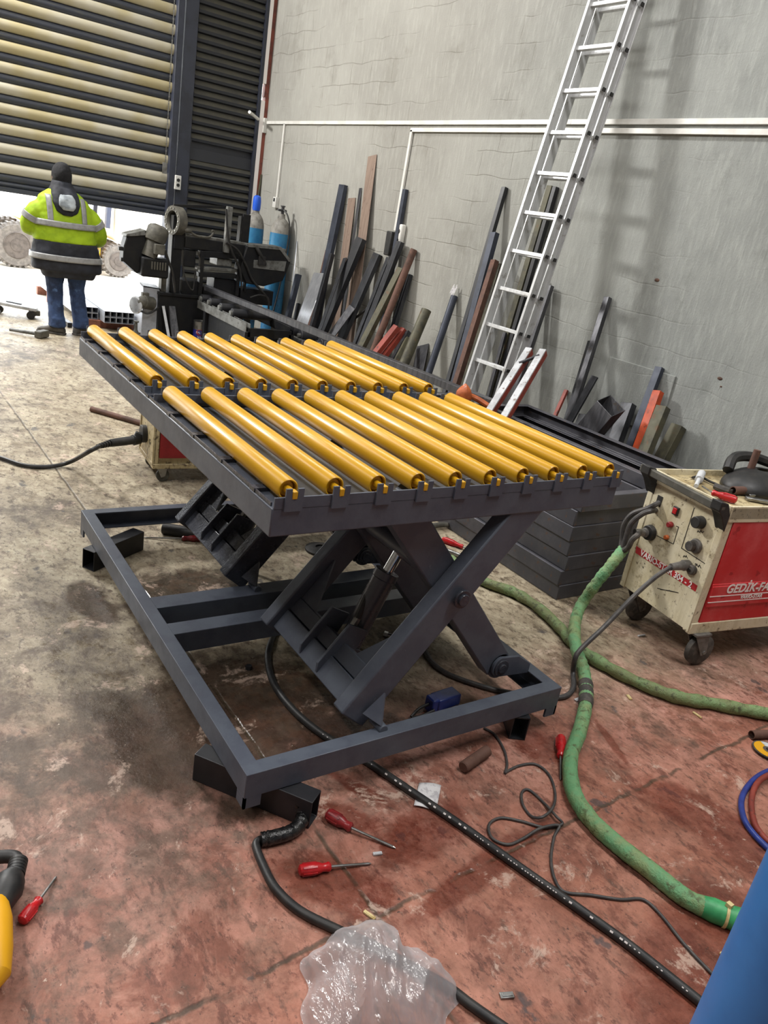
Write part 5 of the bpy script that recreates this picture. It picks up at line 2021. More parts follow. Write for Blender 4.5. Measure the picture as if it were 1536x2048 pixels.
b.tube(cr([e3, AY(180, 902, pt.y - .2), F(140, 924, .04), F(100, 933, .015), F(50, 931, .014), F(0, 915, .014), F(-80, 890, .014)], 8), .013)
b.build('cord', 'rubber', t2)
p = F(497, 1338)

# ================================================================== LARGE WELDER
wc = F(1377, 1264, .19)
t = thing('welding_machine', 'large stained cream and red welding machine on castors at the right', 'welding machine', (wc.x, wc.y, 0), math.radians(-9.2))
W = XF[t.name]
W3 = W.to_3x3()
WW, WD, Z0, Z1 = .478, .95, .19, .812
EX, EY, EZ = W3 @ V((1, 0, 0)), W3 @ V((0, 1, 0)), V((0, 0, 1))


def w(x, y, z):
    return W @ V((x, y, z))


def fp(px, py, off=0.0):        # pixel -> local coordinates on the front panel
    g = onplane(px, py, w(0, 0, 0), EX)
    return W.inverted() @ g + V((-off, 0, 0))


lbox(.02, WD, .02, WW - .02, Z0 + .01, Z1 - .05).build('case', 'cream', t, local=True)
lbox(0, .022, .03, WW - .03, Z0, Z1 - .012).build('front_panel', 'cream', t, local=True, bev=.002)
for y in (0, WW - .035):
    lbox(-.004, .04, y, y + .035, Z0 - .005, Z1 - .01).build('corner_post', 'cream', t, local=True, bev=.004)
lbox(0, WD, -.006, .02, Z0 - .01, Z0 + .045).build('side_rail', 'cream', t, local=True, bev=.003)
lbox(0, WD, -.006, .02, Z1 - .075, Z1 - .005).build('side_rail', 'cream', t, local=True, bev=.003)
sp_ = lbox(.045, WD, -.002, .016, Z0 + .045, Z1 - .075)
sp_.box(.045, WD, -.010, .0, Z0 + .13, Z0 + .235)
sp_.box(.045, WD, -.006, .0, Z0 + .225, Z0 + .245)
side = sp_.build('side_panel', 'welder_red', t, local=True, bev=.003)
for z in (Z0 + .155, Z0 + .185):
    lbox(.045, WD, -.0115, -.009, z - .002, z + .002).build('pinstripe', 'white_ink', side, local=True)
lettering('GED\u0130K-FA', 'lettering', 'white_ink', side, w(.135, -.0115, Z0 + .222 - .004), EX, EZ, .062, 0.15, 'LEFT', 1.0, .0015)
lettering('VARIO-STAR', 'lettering', 'white_ink', side, w(.245, -.0115, Z0 + .171), EX, EZ, .026, 0.1, 'LEFT', 1.0, .0008)
# tray on top with a rim
lbox(0.0, WD, 0, WW, Z1 - .035, Z1 - .028).build('top_tray', 'cream_dirty', t, local=True)
for (x0, x1, y0, y1) in ((0, WD, -.006, .004), (0, WD, WW - .004, WW + .006), (-.006, .004, 0, WW)):
    lbox(x0, x1, y0, y1, Z1 - .06, Z1).build('tray_rim', 'cream', t, local=True, bev=.002)
# carrying handle along the front edge
h0, h1 = fp(1290, 955), fp(1440, 1030)
b = MB()
b.bar((-.055, WW + .03, Z1 - .005), (-.055, -.005, Z1 - .015), .026, .034)
hd = b.build('handle', 'motor', t, local=True, bev=.004)
for y in (WW - .005, .03):
    b = MB()
    b.prism([(-.075, y - .035, Z1 + .02), (-.03, y - .035, Z1 + .012), (.0, y - .035, Z1 - .04), (.0, y - .035, Z1 - .12), (-.045, y - .035, Z1 - .05), (-.075, y - .035, Z1 - .02)], (0, .055, 0))
    b.build('handle_bracket', 'rubber', hd, local=True, bev=.003)
# front panel fittings
def Z6(x, y):
    return 1180 + x / 4.267, 880 + y / 4.267


s0, s1, s2, s3 = [fp(*Z6(*q_), .002) for q_ in ((400, 905), (935, 1252), (915, 1300), (392, 962))]
b = MB()
b.prism([s0, s1, s2, s3], (-.0015, 0, 0))
st = b.build('stripe', 'red_ink', t, local=True)
ld_ = W3 @ (s1 - s0)
lettering('VARIO-STAR 304 - 2', 'lettering', 'white_ink', st, W @ ((s0 + s1 + s2 + s3) / 4 + V((-.003, 0, 0))), ld_, W3 @ (s0 - s3), .040, 0, 'CENTER', .98, .0008)


def knob(px, py, r, dp, m, name, par=None, r2=None):
    c = fp(*Z6(px, py))
    b = MB()
    b.cyl((0, c.y, c.z), (-dp, c.y, c.z), r, r2 if r2 else r * .88, 24)
    return b.build(name, m, par or t, local=True, bev=.003)


k = knob(950, 702, .030, .04, 'rubber', 'current_knob')
k = knob(905, 905, .036, .012, 'grey_plastic', 'wire_knob')
knob(885, 905, .026, .032, 'rubber_dusty', 'knob_cap', k)
k = knob(880, 1108, .024, .02, 'rubber_dusty', 'socket')
knob(872, 1108, .012, .022, 'rubber', 'socket_hole', k)
k = knob(518, 790, .040, .025, 'rubber', 'torch_socket')
knob(505, 790, .027, .035, 'grey_plastic', 'socket_ring', k)
b = MB()
c_ = fp(*Z6(740, 605))
b.box(-.012, 0, c_.y - .016, c_.y + .016, c_.z - .02, c_.z + .02)
sw = b.build('rocker_switch', 'rubber', t, local=True, bev=.002)
b = MB()
b.box(-.016, -.01, c_.y - .011, c_.y + .011, c_.z - .014, c_.z + .014)
b.build('red_rocker', 'red_plastic', sw, local=True, bev=.002)
knob(695, 722, .015, .022, 'red_plastic_dirty', 'selector')
knob(662, 830, .012, .018, 'orange_rag', 'indicator')
c_ = fp(*Z6(592, 520))
b = MB()
b.box(-.003, 0, c_.y - .016, c_.y + .016, c_.z - .025, c_.z + .025)
b.build('cable_opening', 'black_ink', t, local=True)


def line_on_front(pts, name='printed_line'):
    b = MB()
    P = [fp(*Z6(*q_), .001) for q_ in pts]
    for p_, q_ in zip(P[:-1], P[1:]):
        b.bar(p_, q_, .003, .0012, up=(1, 0, 0))
    return b.build(name, 'black_ink', t, local=True)


line_on_front([(890, 580), (782, 922), (855, 970)])
line_on_front([(780, 922), (990, 1060), (1098, 728)])
line_on_front([(735, 735), (757, 742), (712, 888), (570, 815)])
line_on_front([(795, 1000), (805, 985), (815, 1000), (822, 985), (832, 1010)], 'printed_symbol')
line_on_front([(915, 785), (925, 775), (935, 788), (945, 775), (958, 790), (975, 780)], 'printed_symbol')
line_on_front([(900, 1050), (905, 1075), (912, 1055), (925, 1085), (935, 1065), (948, 1095)], 'printed_symbol')
line_on_front([(575, 1265), (640, 1280), (755, 1303)], 'scratch')
line_on_front([(600, 1275), (680, 1285), (740, 1300)], 'scratch')
line_on_front([(465, 1048), (470, 1062)], 'printed_mark')
line_on_front([(450, 1080), (456, 1095)], 'printed_mark')
# castors
for x, y in ((.08, .012), (.08, WW - .05), (WD - .1, .05), (WD - .1, WW - .06)):
    b = MB()
    for yy in (y - .032, y + .026):
        b.prism([(x - .045, yy, Z0 - .01), (x + .045, yy, Z0 - .01), (x + .062, yy, .072), (x + .03, yy, .062)], (0, .006, 0))
    b.box(x - .05, x + .05, y - .038, y + .038, Z0 - .018, Z0 - .008)
    b.cyl((x + .045, y - .036, .080), (x + .045, y + .036, .080), .01)
    cst = b.build('castor', 'grey_plastic', t, local=True, bev=.001)
    b = MB()
    b.lathe([(.022, -.022), (.065, -.022), (.078, -.013), (.080, 0), (.078, .013), (.065, .022), (.022, .022)], (x + .045, y, .080), (0, 1, 0), 28)
    cw = b.build('castor_wheel', 'rubber_dusty', cst, local=True)

# on the welder's tray
TZ = Z1 - .028


def tl(px, py, z=0.0):
    return F(px, py, TZ + z)


def cylsolo(p, q, r, name, m, label, cat, r2=None):
    b = MB()
    b.cyl(p, q, r, r2)
    return solo(b, name, m, label, cat)


def screwdriver(hp_, he, tip, grip, label, r=.015, name='screwdriver', shaft='steel'):
    t = thing(name, label, 'screwdriver', ((hp_ + tip) / 2).xy.to_3d())
    d = (he - hp_)
    L = d.length
    d.normalize()
    b = MB()
    b.lathe([(r * .45, 0), (r * .85, L * .04), (r * 1.0, L * .14), (r * 1.05, L * .4), (r * .95, L * .62), (r * .68, L * .74), (r * .72, L * .86), (r * .82, L * .94), (r * .6, L)], hp_, d, 12)
    b.build('grip', grip, t)
    a_, b_ = orient(d)
    b = MB()
    for k in range(6):
        an = 2 * PI * k / 6
        u = a_ * math.cos(an) + b_ * math.sin(an)
        b.bar(hp_ + d * L * .12 + u * r * .98, hp_ + d * L * .55 + u * r * .98, r * .28, r * .2, up=u)
    b.build('grip_ribs', grip, t)
    b = MB()
    b.cyl(he, he + (tip - he) * .94, r * .22, n=10)
    b.cyl(he + (tip - he) * .93, tip, r * .22, r * .1, 8)
    b.build('shaft', shaft, t)
    return t


screwdriver(tl(1474, 1001, .02), tl(1424, 985, .02), tl(1404, 972, .016), 'red_plastic', 'red screwdriver lying on top of the large welder', .018)
b = MB()
p, q = tl(1392, 972, .02), tl(1402, 950, .02)
b.cyl(p, q, .01)
b.cyl(p + (q - p) * .55, q + (q - p) * .15, .019)
solo(b, 'torch_nozzle', 'white_paint', 'white and steel torch nozzle lying on the welder tray', 'nozzle')
b = MB()
b.tube(cr([tl(1385, 955, .01), tl(1400, 953, .012), tl(1420, 963, .012), tl(1432, 968, .01)], 5), .006)
solo(b, 'thin_rod', 'rubber', 'thin black rod beside the white nozzle on the welder', 'rod')
b = MB()
b.tube(cr([tl(1430, 972, .018), tl(1445, 978, .018), tl(1458, 982, .018)], 4), .016)
c = tl(1450, 980, .012)
b.lathe([(.026, 0), (.034, 0), (.034, .022), (.026, .022), (.026, 0)], c - V((0, 0, .01)), (0, 0, 1), 20)
solo(b, 'hose_clamp', 'rubber_dusty', 'dark ring clamp lying behind the red screwdriver', 'clamp')
b = MB()
p, q = tl(1466, 981, .022), tl(1492, 981, .022)
b.pipe(p, q, .02, .004)
solo(b, 'pipe_piece', 'rust', 'short rusty pipe piece lying on the welder tray', 'pipe')
p = tl(1488, 974)
t = thing('torch_holder', 'upright rusty rod in a white stained cup on the welder tray', 'rod holder', p)
b = MB()
b.lathe([(.03, 0), (.034, .01), (.034, .085), (.026, .085), (.026, .03)], p, n=20)
b.build('cup', 'white_paint', t)
b = MB()
b.cyl(p + V((0, 0, .04)), p + V((.006, -.0, .19)), .018, .017)
b.build('rod', 'rust', t)
p, q = tl(1492, 996, .012), tl(1536, 1004, .012)
b = MB()
b.bar(p, q + (q - p) * .5, .03, .014)
b.bar(p + V((.06, .02, 0)), p + V((.3, -.03, .012)), .012, .012)
solo(b, 'spanner', 'steel', 'steel spanner at the right edge of the welder tray', 'spanner', bev=.003)
# welding mask
c = F(1520, 960, TZ + .05)
t = thing('welding_mask', 'black welding mask lying on the welder at the right edge', 'welding mask', (c.x, c.y, TZ))
b = MB()
b.grid(lambda u, v: c + V((.17 * math.cos(PI * (.1 + 1.8 * u)) * math.sin(PI * (.06 + .44 * v)) * 1.3, .15 * math.sin(PI * (.1 + 1.8 * u)) * math.sin(PI * (.06 + .44 * v)), .10 * math.cos(PI * (.06 + .44 * v)) - .045)), 25, 9)
mk = b.build('shell', 'rubber', t)
mk.modifiers.new('shell_thickness', 'SOLIDIFY').thickness = .006
b = MB()
b.tube(cr([c + V((-.13, .10, .02)), c + V((-.06, .13, .07)), c + V((.05, .11, .08)), c + V((.16, .06, .06))], 6), .026)
b.build('headband', 'rubber', t)

# ================================================================== HOSES AND CABLES ON THE FLOOR
def path(pts, z):
    return [F(p_[0], p_[1], p_[2] if len(p_) > 2 else z) for p_ in pts]


def floor_hose(name, pts, r, m, label, cat, n=12, k=8, wob=0.0):
    P = cr(path(pts, r), k)
    b = MB()
    b.tube(P, (lambda i: r * (1 + wob * noise.noise(V((i * .45, r * 50, 3.3))))) if wob else r, n)
    return solo(b, name, m, label, cat, None, 0.0, sharp=80)


# green sleeve hose from the welder
t = thing('sleeved_hose', 'green sleeved hose bundle coming down from the large welder to the front', 'hose', F(1160, 1400))
hx = [w(-.06, .425, .46), w(-.10, .45, .36)]
st_ = w(-.10, .44, .40)
P = [AX(1247, 1098, 3.02), AX(1222, 1130, 2.95), AX(1190, 1170, 2.90), F(1160, 1215, .10), F(1149, 1255, .085), F(1153, 1300, .085), F(1168, 1345, .05), F(1172, 1400, .028), F(1160, 1460, .028), F(1141, 1515, .028), F(1146, 1580, .028), F(1178, 1635, .028), F(1230, 1685, .028), F(1300, 1740, .028), F(1370, 1795, .028), F(1425, 1820, .028)]
b = MB()
C_ = cr(P, 10)
b.tube(C_, lambda i: .0275 * (1 + .07 * math.sin(i * 2.4) * (1 if i < 70 else .3) + .10 * noise.noise(V((i * .3, 1, 2)))), 16)
hs = b.build('sleeve', 'green', t, sharp=80)
b = MB()
E_ = C_[-1]
dE = (C_[-1] - C_[-3]).normalized()
b.tube([E_ - dE * .03, E_, E_ + dE * .05, E_ + dE * .10, E_ + dE * .14], lambda i: (.029, .034, .033, .040, .045)[i], 14)
b.build('sleeve_end', 'green_bright', t)
b = MB()
b.tube([E_ + dE * .1, E_ + dE * .146], .030, 12)
b.build('inner_hoses', 'rubber_dusty', t)
b = MB()
c_ = E_ + dE * .035
b.lathe([(.033, -.004), (.0365, -.004), (.0365, .004), (.033, .004), (.033, -.004)], c_, dE, 18)
b.box(c_.x - .008, c_.x + .008, c_.y - .008, c_.y + .008, c_.z + .033, c_.z + .045)
b.build('cable_tie', 'wood', t)
b = MB()
i_ = 68
b.tube(C_[i_ - 4:i_ + 5], lambda i: .030 + .002 * math.sin(i * 2.2), 14)
b.build('tape_patch', 'rubber_dusty', hs)
# bare hoses between the sleeve and the machine
for j, (pts, r, m) in enumerate((
        ([C_[3], AX(1244, 1080, 3.02), AX(1248, 1050, 3.02), AX(1265, 1028, 3.03), AX(1295, 1017, 3.06), fp(*Z6(592, 535))], .013, 'cable'),
        ([C_[3], AX(1250, 1082, 3.01), AX(1262, 1048, 3.01), AX(1285, 1028, 3.03), AX(1302, 1022, 3.06), fp(*Z6(560, 600))], .013, 'cable'),
        ([C_[3], AX(1256, 1095, 3.0), AX(1264, 1080, 3.0), AX(1275, 1070, 3.02), fp(*Z6(470, 795), .05)], .014, 'rubber_dusty'))):
    pts = pts[:-1] + [W @ pts[-1]]
    b = MB()
    b.tube(cr(pts, 7), r, 10)
    b.build('lead', m, t)
b = MB()
cc = fp(*Z6(500, 790), .03)
b.cyl(W @ cc, W @ (cc + V((-.05, .01, -.0))), .02, .016)
b.build('connector', 'steel', t)

# second green hose, running under the lift
P = [(900, 1118), (940, 1145), (975, 1166), (1030, 1186), (1080, 1218), (1120, 1256), (1152, 1291), (1200, 1325), (1270, 1362), (1350, 1393), (1430, 1408), (1536, 1428), (1650, 1445), (1850, 1462), (2200, 1470)]
o = floor_hose('sleeved_hose', P, .027, 'green_faded', 'faded green sleeved hose running from under the lift to the right edge', 'hose', 16, 9, .22)

# work cable from the welder plug under the lift
t = thing('earth_cable', 'thin grey cable plugged into the welder front and running under the lift', 'cable', F(1150, 1330))
q0 = W @ fp(*Z6(840, 1065), .0)
q1 = AX(1342, 1134, q0.x - .09)
b = MB()
b.tube([q0, q0 + (q1 - q0) * .3, q0 + (q1 - q0) * .32, q1], lambda i: (.024, .026, .022, .016)[i], 16)
b.build('plug', 'grey_plastic', t)
P = [q1, AX(1310, 1155, q1.x - .06), AX(1265, 1195, 2.82), AX(1210, 1252, 2.62), F(1163, 1297, .14), F(1150, 1318, .1), F(1146, 1345, .03), F(1147, 1372, .012), F(1138, 1388, .012), F(1115, 1395, .012), F(1060, 1390, .012), F(1000, 1382, .012), F(940, 1365, .012), F(890, 1345, .012), F(862, 1322, .012), F(850, 1300, .012)]
b = MB()
b.tube(cr(P, 8), .011, 10)
b.build('cord', 'cable', t)

# black hydraulic hoses with white printing
t = thing('hydraulic_line', 'long black hydraulic hose with white printing running from the lift to lower right', 'hose', F(735, 1525))
pp_ = [(590, 1215), (560, 1250), (542, 1285), (536, 1320), (548, 1368), (585, 1418), (640, 1465), (735, 1524), (830, 1588), (930, 1656), (1040, 1735), (1150, 1812), (1250, 1884), (1340, 1955), (1420, 2020), (1500, 2090)]
P = cr(path(pp_, .0135), 10)
b = MB()
b.tube(P, .0135, 12)
b.build('hose', 'rubber', t, sharp=80)
b = MB()
acc = 0
for i in range(60, len(P) - 1):
    d = P[i + 1] - P[i]
    L = d.length
    dn = d.normalized()
    sd = V((dn.y, -dn.x, 0))
    if sd.dot(V((P[i].x, P[i].y, 0)) - CO.xy.to_3d()) > 0:
        sd = -sd
    big = (72 < i < 92 or 108 < i < 121)
    step = .012 if big else .008
    k = int(L / step)
    for j in range(k):
        rnd = random.random()
        if rnd < (.42 if not big else .40):
            continue
        c = P[i] + dn * (j * step) + V((0, 0, .0102)) + sd * .0095
        ln_ = step * (.75 if big else .6)
        wv = (sd * -.004 + V((0, 0, .006))).normalized() * (.0026 if big else .0014)
        b.prism([c - wv, c + dn * ln_ - wv, c + dn * ln_ + wv, c + wv], (sd + V((0, 0, .8))).normalized() * .0006)
b.build('printed_marking', 'white_ink', t)

t = thing('taped_cable', 'black cable wrapped in shiny black tape at the near corner of the lift', 'cable', F(560, 1675))
P = cr([F(598, 1600, .07), F(605, 1625, .035), F(600, 1648, .024), F(580, 1664, .022), F(548, 1674, .022), F(522, 1679, .02)], 8)
b = MB()
b.tube(P, lambda i: .021 * (1 + .25 * noise.noise(V((i * .9, 2, 7)))), 12)
b.build('tape_wrap', 'tape', t)
b = MB()
P = cr(path([(522, 1679), (512, 1692), (528, 1735), (552, 1778), (600, 1822), (680, 1862), (740, 1888), (820, 1932), (892, 1972), (940, 2008), (1000, 2050), (1060, 2090)], .013), 8)
b.tube(P, .0125, 10)
b.build('cord', 'rubber', t, sharp=80)

floor_hose('thin_wire', [(968, 1456), (990, 1470), (1008, 1500), (1014, 1528), (1010, 1546), (1014, 1543), (1040, 1531), (1072, 1529), (1098, 1550), (1110, 1585), (1106, 1614, .02), (1085, 1634, .02), (1062, 1632), (1045, 1608), (1044, 1585), (1058, 1580), (1085, 1603), (1112, 1632, .016), (1124, 1648),
                         (1090, 1655), (1040, 1642), (1000, 1636), (978, 1650), (984, 1676), (1015, 1689), (1045, 1678), (1080, 1657, .014), (1118, 1651, .014), (1108, 1675), (1102, 1720), (1110, 1760), (1130, 1784), (1180, 1790), (1240, 1799), (1285, 1799), (1320, 1828), (1370, 1890), (1425, 1948), (1500, 2020)], .0048, 'cable',
           'thin black wire lying in loops on the red floor by the lift', 'wire', 8, 8)
floor_hose('gas_hose', [(1720, 1500), (1600, 1525), (1540, 1541), (1505, 1562), (1484, 1595), (1486, 1632), (1505, 1665), (1545, 1705), (1600, 1750), (1720, 1810), (1900, 1830)], .0105, 'blue_clamp', 'blue gas hose curling in at the right edge', 'hose')
floor_hose('gas_hose', [(1720, 1508, .03), (1600, 1530, .03), (1545, 1547, .03), (1515, 1566, .024), (1503, 1600), (1507, 1640), (1520, 1665), (1545, 1690), (1600, 1730), (1720, 1785), (1900, 1800)], .0105, 'red_steel', 'red gas hose curling inside the blue one at the right edge', 'hose')

# ================================================================== SMALL THINGS ON THE FLOOR
def fsd(a, m, tp, grip, label, r=.016, ra=None):
    hp_, he, ti = F(*a, r), F(*m, r * .9), F(*tp, .004)
    return screwdriver(hp_, he, ti, grip, label, r)


fsd((653, 1626), (703, 1656), (791, 1696), 'red_plastic_dirty', 'oily red screwdriver nearest the lift corner, pointing lower right', .019)
fsd((597, 1741), (661, 1733), (742, 1727), 'red_plastic', 'bright red screwdriver lying level, in front of the oily one', .017)
fsd((1122, 1473), (1121, 1513), (1121, 1560), 'red_plastic', 'short red screwdriver beside the green hose', .018)
fsd((43, 1843), (80, 1798), (113, 1753), 'red_plastic', 'red screwdriver at lower left, pointing up right', .015)
fsd((408, 1076), (364, 1077), (288, 1075), 'red_plastic_dirty', 'dark red screwdriver on the floor behind the rear scissor', .017)
fsd((884, 1078), (926, 1094), (985, 1112), 'red_plastic', 'red handled tool on the floor behind the scissor arms', .018)
p, q = F(325, 1056, .03), F(395, 1068, .03)
b = MB()
b.cyl(p, q, .03)
solo(b, 'roller_tube', 'rubber', 'short dark roller lying on the floor at the back of the lift base', 'tube', bev=.006)
p, q = F(850, 1060, .02), F(898, 1050, .02)
b = MB()
b.tube(cr([p, (p + q) / 2 + V((0, .02, .005)), q], 4), lambda i: .022 - .001 * i, 12)
solo(b, 'dark_grip', 'motor', 'dark tapered grip on the floor under the far right of the table', 'handle')
p, q = F(890, 1100, .015), F(950, 1123, .015)
b = MB()
b.cyl(p, q, .014)
solo(b, 'steel_rod', 'steel', 'bare steel rod on the floor below the red handled tool', 'rod')
p = F(641, 1101)
b = MB()
b.lathe([(.0, .0), (.085, 0), (.085, .012), (.06, .02), (.03, .022), (.03, .016), (0, .016)], p, n=24)
b.box(p.x + .06, p.x + .12, p.y - .015, p.y + .015, 0, .01)
solo(b, 'rubber_disc', 'rubber', 'flat black rubber disc on the floor between the two scissors', 'disc')
p = F(497, 1338)
b = MB()
b.lathe([(.006, 0), (.013, 0), (.013, .016), (.006, .016)], p, n=6)
solo(b, 'steel_nut', 'mill_dark', 'dark nut lying alone inside the lift base', 'nut')
p, q = F(768, 1268, .012), F(787, 1274, .012)
b = MB()
b.cyl(p, q, .011)
b.cyl(p, p + (q - p) * .4, .015, n=6)
solo(b, 'pipe_fitting', 'chrome', 'small shiny pipe fitting on the floor behind the front arm', 'fitting')
# blue clamp with chrome parts
p = F(872, 1420)
t = thing('hydraulic_valve', 'small blue painted valve block on the floor inside the lift base', 'valve', p)
dxx = (F(905, 1408) - F(850, 1424)).normalized()
dyy = V((-dxx.y, dxx.x, 0))
b = MB()
b.bar(p + dxx * -.02 + V((0, 0, .04)), p + dxx * .09 + V((0, 0, .045)), .06, .05)
b.bar(p + dxx * -.045 + V((0, 0, .035)), p + dxx * -.01 + V((0, 0, .035)), .05, .062)
b.build('valve_body', 'blue_clamp', t, bev=.006)
b = MB()
b.cyl(p + dxx * .02 - dyy * .05 + V((0, 0, .018)), p + dxx * .09 - dyy * .05 + V((0, 0, .018)), .013)
b.cyl(p + dxx * .06 - dyy * .05 + V((0, 0, .018)), p + dxx * .10 - dyy * .06 + V((0, 0, .02)), .018, n=6)
b.build('chrome_fitting', 'chrome', t, bev=.002)
b = MB()
b.tube(cr([p + dxx * -.04 + V((0, 0, .04)), p + dxx * -.09 + V((0, 0, .03)), p + dxx * -.13 - dyy * .01 + V((0, 0, .012))], 5), .006)
b.tube(cr([p + dxx * -.04 - dyy * .03 + V((0, 0, .03)), p + dxx * -.10 - dyy * .03 + V((0, 0, .02)), p + dxx * -.13 - dyy * .015 + V((0, 0, .012))], 5), .006)
b.build('bracket_arm', 'rubber', t)
# steel pin
p, q = F(926, 1535, .021), F(975, 1501, .021)
b = MB()
b.lathe([(.017, 0), (.0205, .004), (.0205, .07), (.019, .073), (.019, .078), (.0205, .081), (.0205, (q - p).length - .004), (.017, (q - p).length)], p, q - p, 24)
solo(b, 'steel_pin', 'rust', 'brown round steel pin lying in front of the lift base', 'pin')
# paper
c4 = [F(838, 1567, .001), F(882, 1572, .001), F(872, 1622, .001), F(827, 1614, .001)]
b = MB()
b.grid(lambda u, v: (c4[0] * (1 - u) + c4[1] * u) * (1 - v) + (c4[3] * (1 - u) + c4[2] * u) * v + V((0, 0, .002 + .006 * abs(math.sin(3 * u + 4 * v)))), 9, 9)
o = b.build('paper_sheet', 'paper', keep=True)
o.modifiers.new('paper_thickness', 'SOLIDIFY').thickness = .0008
tag(o, 'square sheet of crumpled white printed paper under the black hose', 'paper')
# cutting disc and tube end at the right edge
p = F(1536, 1503, .004)
t = thing('cutting_disc', 'cutting disc with yellow and blue label lying at the right edge', 'cutting disc', (p.x, p.y, 0))
b = MB()
b.lathe([(.012, 0), (.062, 0), (.062, .004), (.012, .004), (.012, 0)], (p.x, p.y, .006), (0.05, 0, 1), 36)
b.build('disc', 'rubber_dusty', t)
for a0, a1, m in ((.1, 2.6, 'fork_yellow'), (2.6, 3.3, 'orange_rag'), (3.3, 5.6, 'cap_blue'), (5.6, 6.383, 'white_paint')):
    b = MB()
    nseg = 12
    vs = []
    for k in range(nseg + 1):
        a = a0 + (a1 - a0) * k / nseg + 1.0
        for rr in (.022, .056):
            vs.append((p.x + rr * math.cos(a), p.y + rr * math.sin(a), .0112 - .05 * rr * math.cos(a)))
    b.add(vs, [(2 * k, 2 * k + 1, 2 * k + 3, 2 * k + 2) for k in range(nseg)])
    b.build('label', m, t)
b = MB()
b.lathe([(.0115, 0), (.022, 0), (.022, .002), (.0115, .002), (.0115, 0)], (p.x, p.y, .0112), (0.05, 0, 1), 24)
b.build('centre_ring', 'steel', t)
p, q = F(1503, 1470, .018), F(1600, 1464, .018)
b = MB()
b.pipe(p, q, .018, .003)
solo(b, 'pipe_piece', 'rust', 'short rusty pipe lying by the cutting disc at the right edge', 'pipe')
# splinters and butts
bits = [((1255, 1390), (1262, 1399), 'wood', 'pale wood splinter right of the green hose, above the other', .008),
        ((1386, 1424), (1403, 1436), 'wood', 'longer pale wood splinter on the floor below the large welder', .006),
        ((728, 1822), (750, 1838), 'wood', 'pale splinter in front of the level red screwdriver', .006),
        ((1000, 1992), (1027, 1990), 'steel', 'small bright metal clip at the bottom right of the plastic bag', .010),
        ((746, 1708), (764, 1706), 'white_paint', 'white cigarette butt beyond the tip of the oily screwdriver', .006),
        ((1151, 1401), (1160, 1397), 'white_paint', 'white scrap beside the taped patch of the green hose', .010),
        ((1276, 1272), (1290, 1270), 'white_paint', 'white cigarette butt between welder castors and green hose', .006),
        ((1440, 1905), (1452, 1915), 'wood', 'tiny pale splinter near the large blue cylinder', .005)]
for a, c, m, lab, ww_ in bits:
    p, q = F(*a, .004), F(*c, .004)
    b = MB()
    b.bar(p, q, ww_ * 1.6, .006)
    b.bar(p + (q - p) * .15, q - (q - p) * .1, ww_ * .9, .009)
    solo(b, 'floor_scrap', m, lab, 'scrap', bev=.001)

# plastic bag
pc = F(748, 1985)
rx_, ry_ = .185, .165
ux = V((RC[0][0], RC[0][1], 0)).normalized()
uy = V((-ux.y, ux.x, 0))


def bagf(u, v):
    a = 2 * PI * u
    r = v
    e = 1 + .10 * math.cos(3 * a + .6) + .08 * math.sin(5 * a) + .05 * math.sin(9 * a + 1)
    x, y = math.cos(a) * r * e, math.sin(a) * r * e
    P_ = V((x * 2.7, y * 0.8 + .25 * math.sin(3 * x), 1.7))
    rid = 1 - abs(noise.noise(P_ * 1.0)) * 2.2
    rid2 = 1 - abs(noise.noise(P_ * 2.6 + V((5, 2, 0)))) * 2.4
    rid3 = 1 - abs(noise.noise(P_ * 6.0 + V((1, 7, 3)))) * 2.4
    h = max(0, 1 - r ** 2.6)
    z = .012 + h * (.095 + .036 * rid + .012 * rid2 + .003 * rid3)
    if r > .93:
        z = .004 + (1 - r) / .07 * (z - .004) * .6 + .004 * abs(math.sin(a * 14))
    return pc + ux * (x * rx_) + uy * (y * ry_) + V((0, 0, max(z, .003)))


b = MB()
b.grid(bagf, 121, 46)
o = b.build('plastic_bag', 'film', sharp=75, keep=True)
tag(o, 'crumpled clear plastic bag lying on the cable at the bottom edge', 'plastic bag')

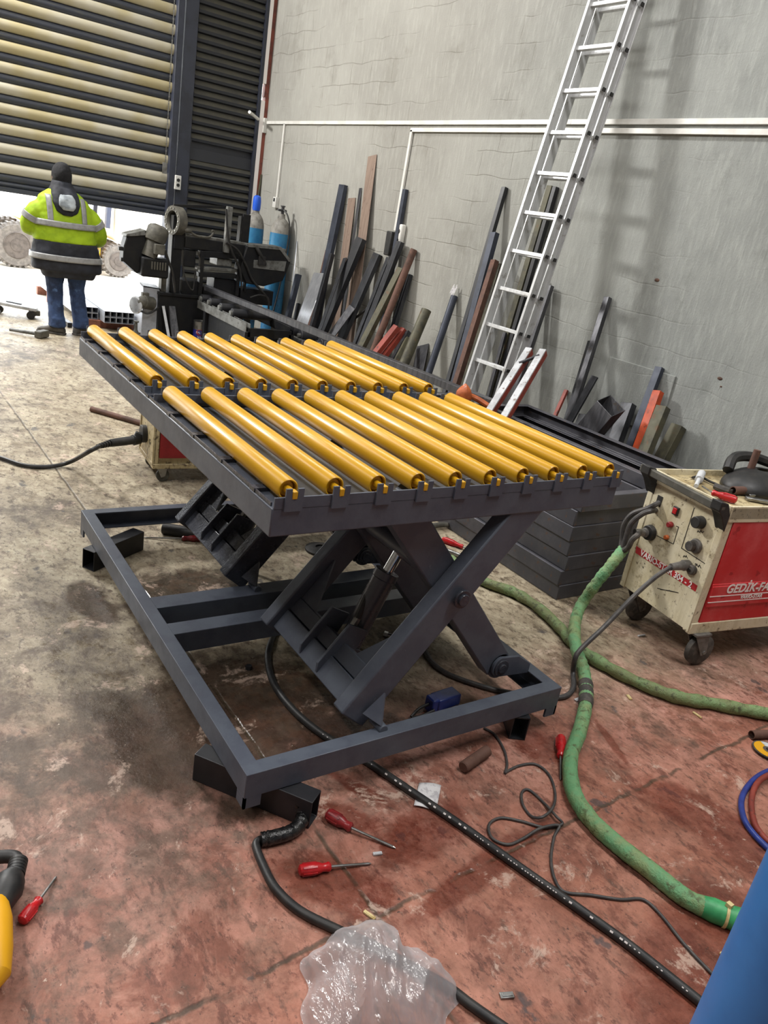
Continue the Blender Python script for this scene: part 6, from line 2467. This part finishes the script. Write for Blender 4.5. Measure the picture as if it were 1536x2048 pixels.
# near blue cylinder standing at the lower right
az = math.radians(18.3) - math.asin(.115 / 1.22)
gx, gy = 1.22 * math.cos(az), 1.22 * math.sin(az)
t = thing('gas_cylinder', 'deep blue gas cylinder standing close by at the lower right corner', 'gas cylinder', (gx, gy, 0))
b = MB()
b.lathe([(.10, 0), (.115, .02), (.115, 1.12), (.112, 1.18)], (gx, gy, 0), n=48)
b.build('body', 'blue_deep', t)
b = MB()
b.lathe([(.112, 1.18)] + [(.112 * math.cos(a), 1.18 + .16 * math.sin(a)) for a in [i * PI / 2 / 9 for i in range(1, 8)]] + [(.036, 1.345), (.034, 1.37)], (gx, gy, 0), n=40)
b.build('shoulder', 'cyl_grey', t)
b = MB()
b.lathe([(.03, 1.37), (.03, 1.40), (.018, 1.41), (.018, 1.46), (.028, 1.465), (.028, 1.485)], (gx, gy, 0), n=20)
b.build('valve', 'steel', t)

# yellow and black torch tool at the left edge
t = thing('torch_tool', 'yellow and black hand tool with a ribbed cable collar at the left edge', 'hand tool', F(8, 1800))
zz_ = .05
P = cr([F(-60, 1712, zz_), F(-10, 1714, zz_), F(18, 1713, zz_), F(32, 1717, zz_), F(37, 1732, zz_)], 6)
b = MB()
b.tube(P, lambda i: .017, 12)
b.build('cable_boot', 'rubber', t)
b = MB()
p, q = F(37, 1722, zz_), F(30, 1752, zz_)
d = (q - p).normalized()
for k in range(5):
    c = p + (q - p) * (k / 5)
    b.cyl(c, c + d * .008, .023)
b.cyl(p, q, .018)
b.build('ribbed_collar', 'rubber', t)
b = MB()
P = [F(30, 1748, zz_), F(22, 1760, zz_), F(14, 1780, zz_), F(4, 1800, zz_), F(0, 1815, zz_), F(-6, 1860, zz_), F(-10, 1930, zz_)]
b.tube(P, lambda i: (.024, .034, .038, .032, .026, .022, .02)[i], 16)
b.build('body', 'rubber', t)
b = MB()
P = [F(-8, 1808, .055), F(-7, 1840, .06), F(-9, 1900, .06), F(-12, 1950, .055), F(-22, 1975, .05)]
b.tube(P, lambda i: (.028, .034, .036, .034, .02)[i], 16)
b.build('yellow_grip', 'fork_yellow', t)
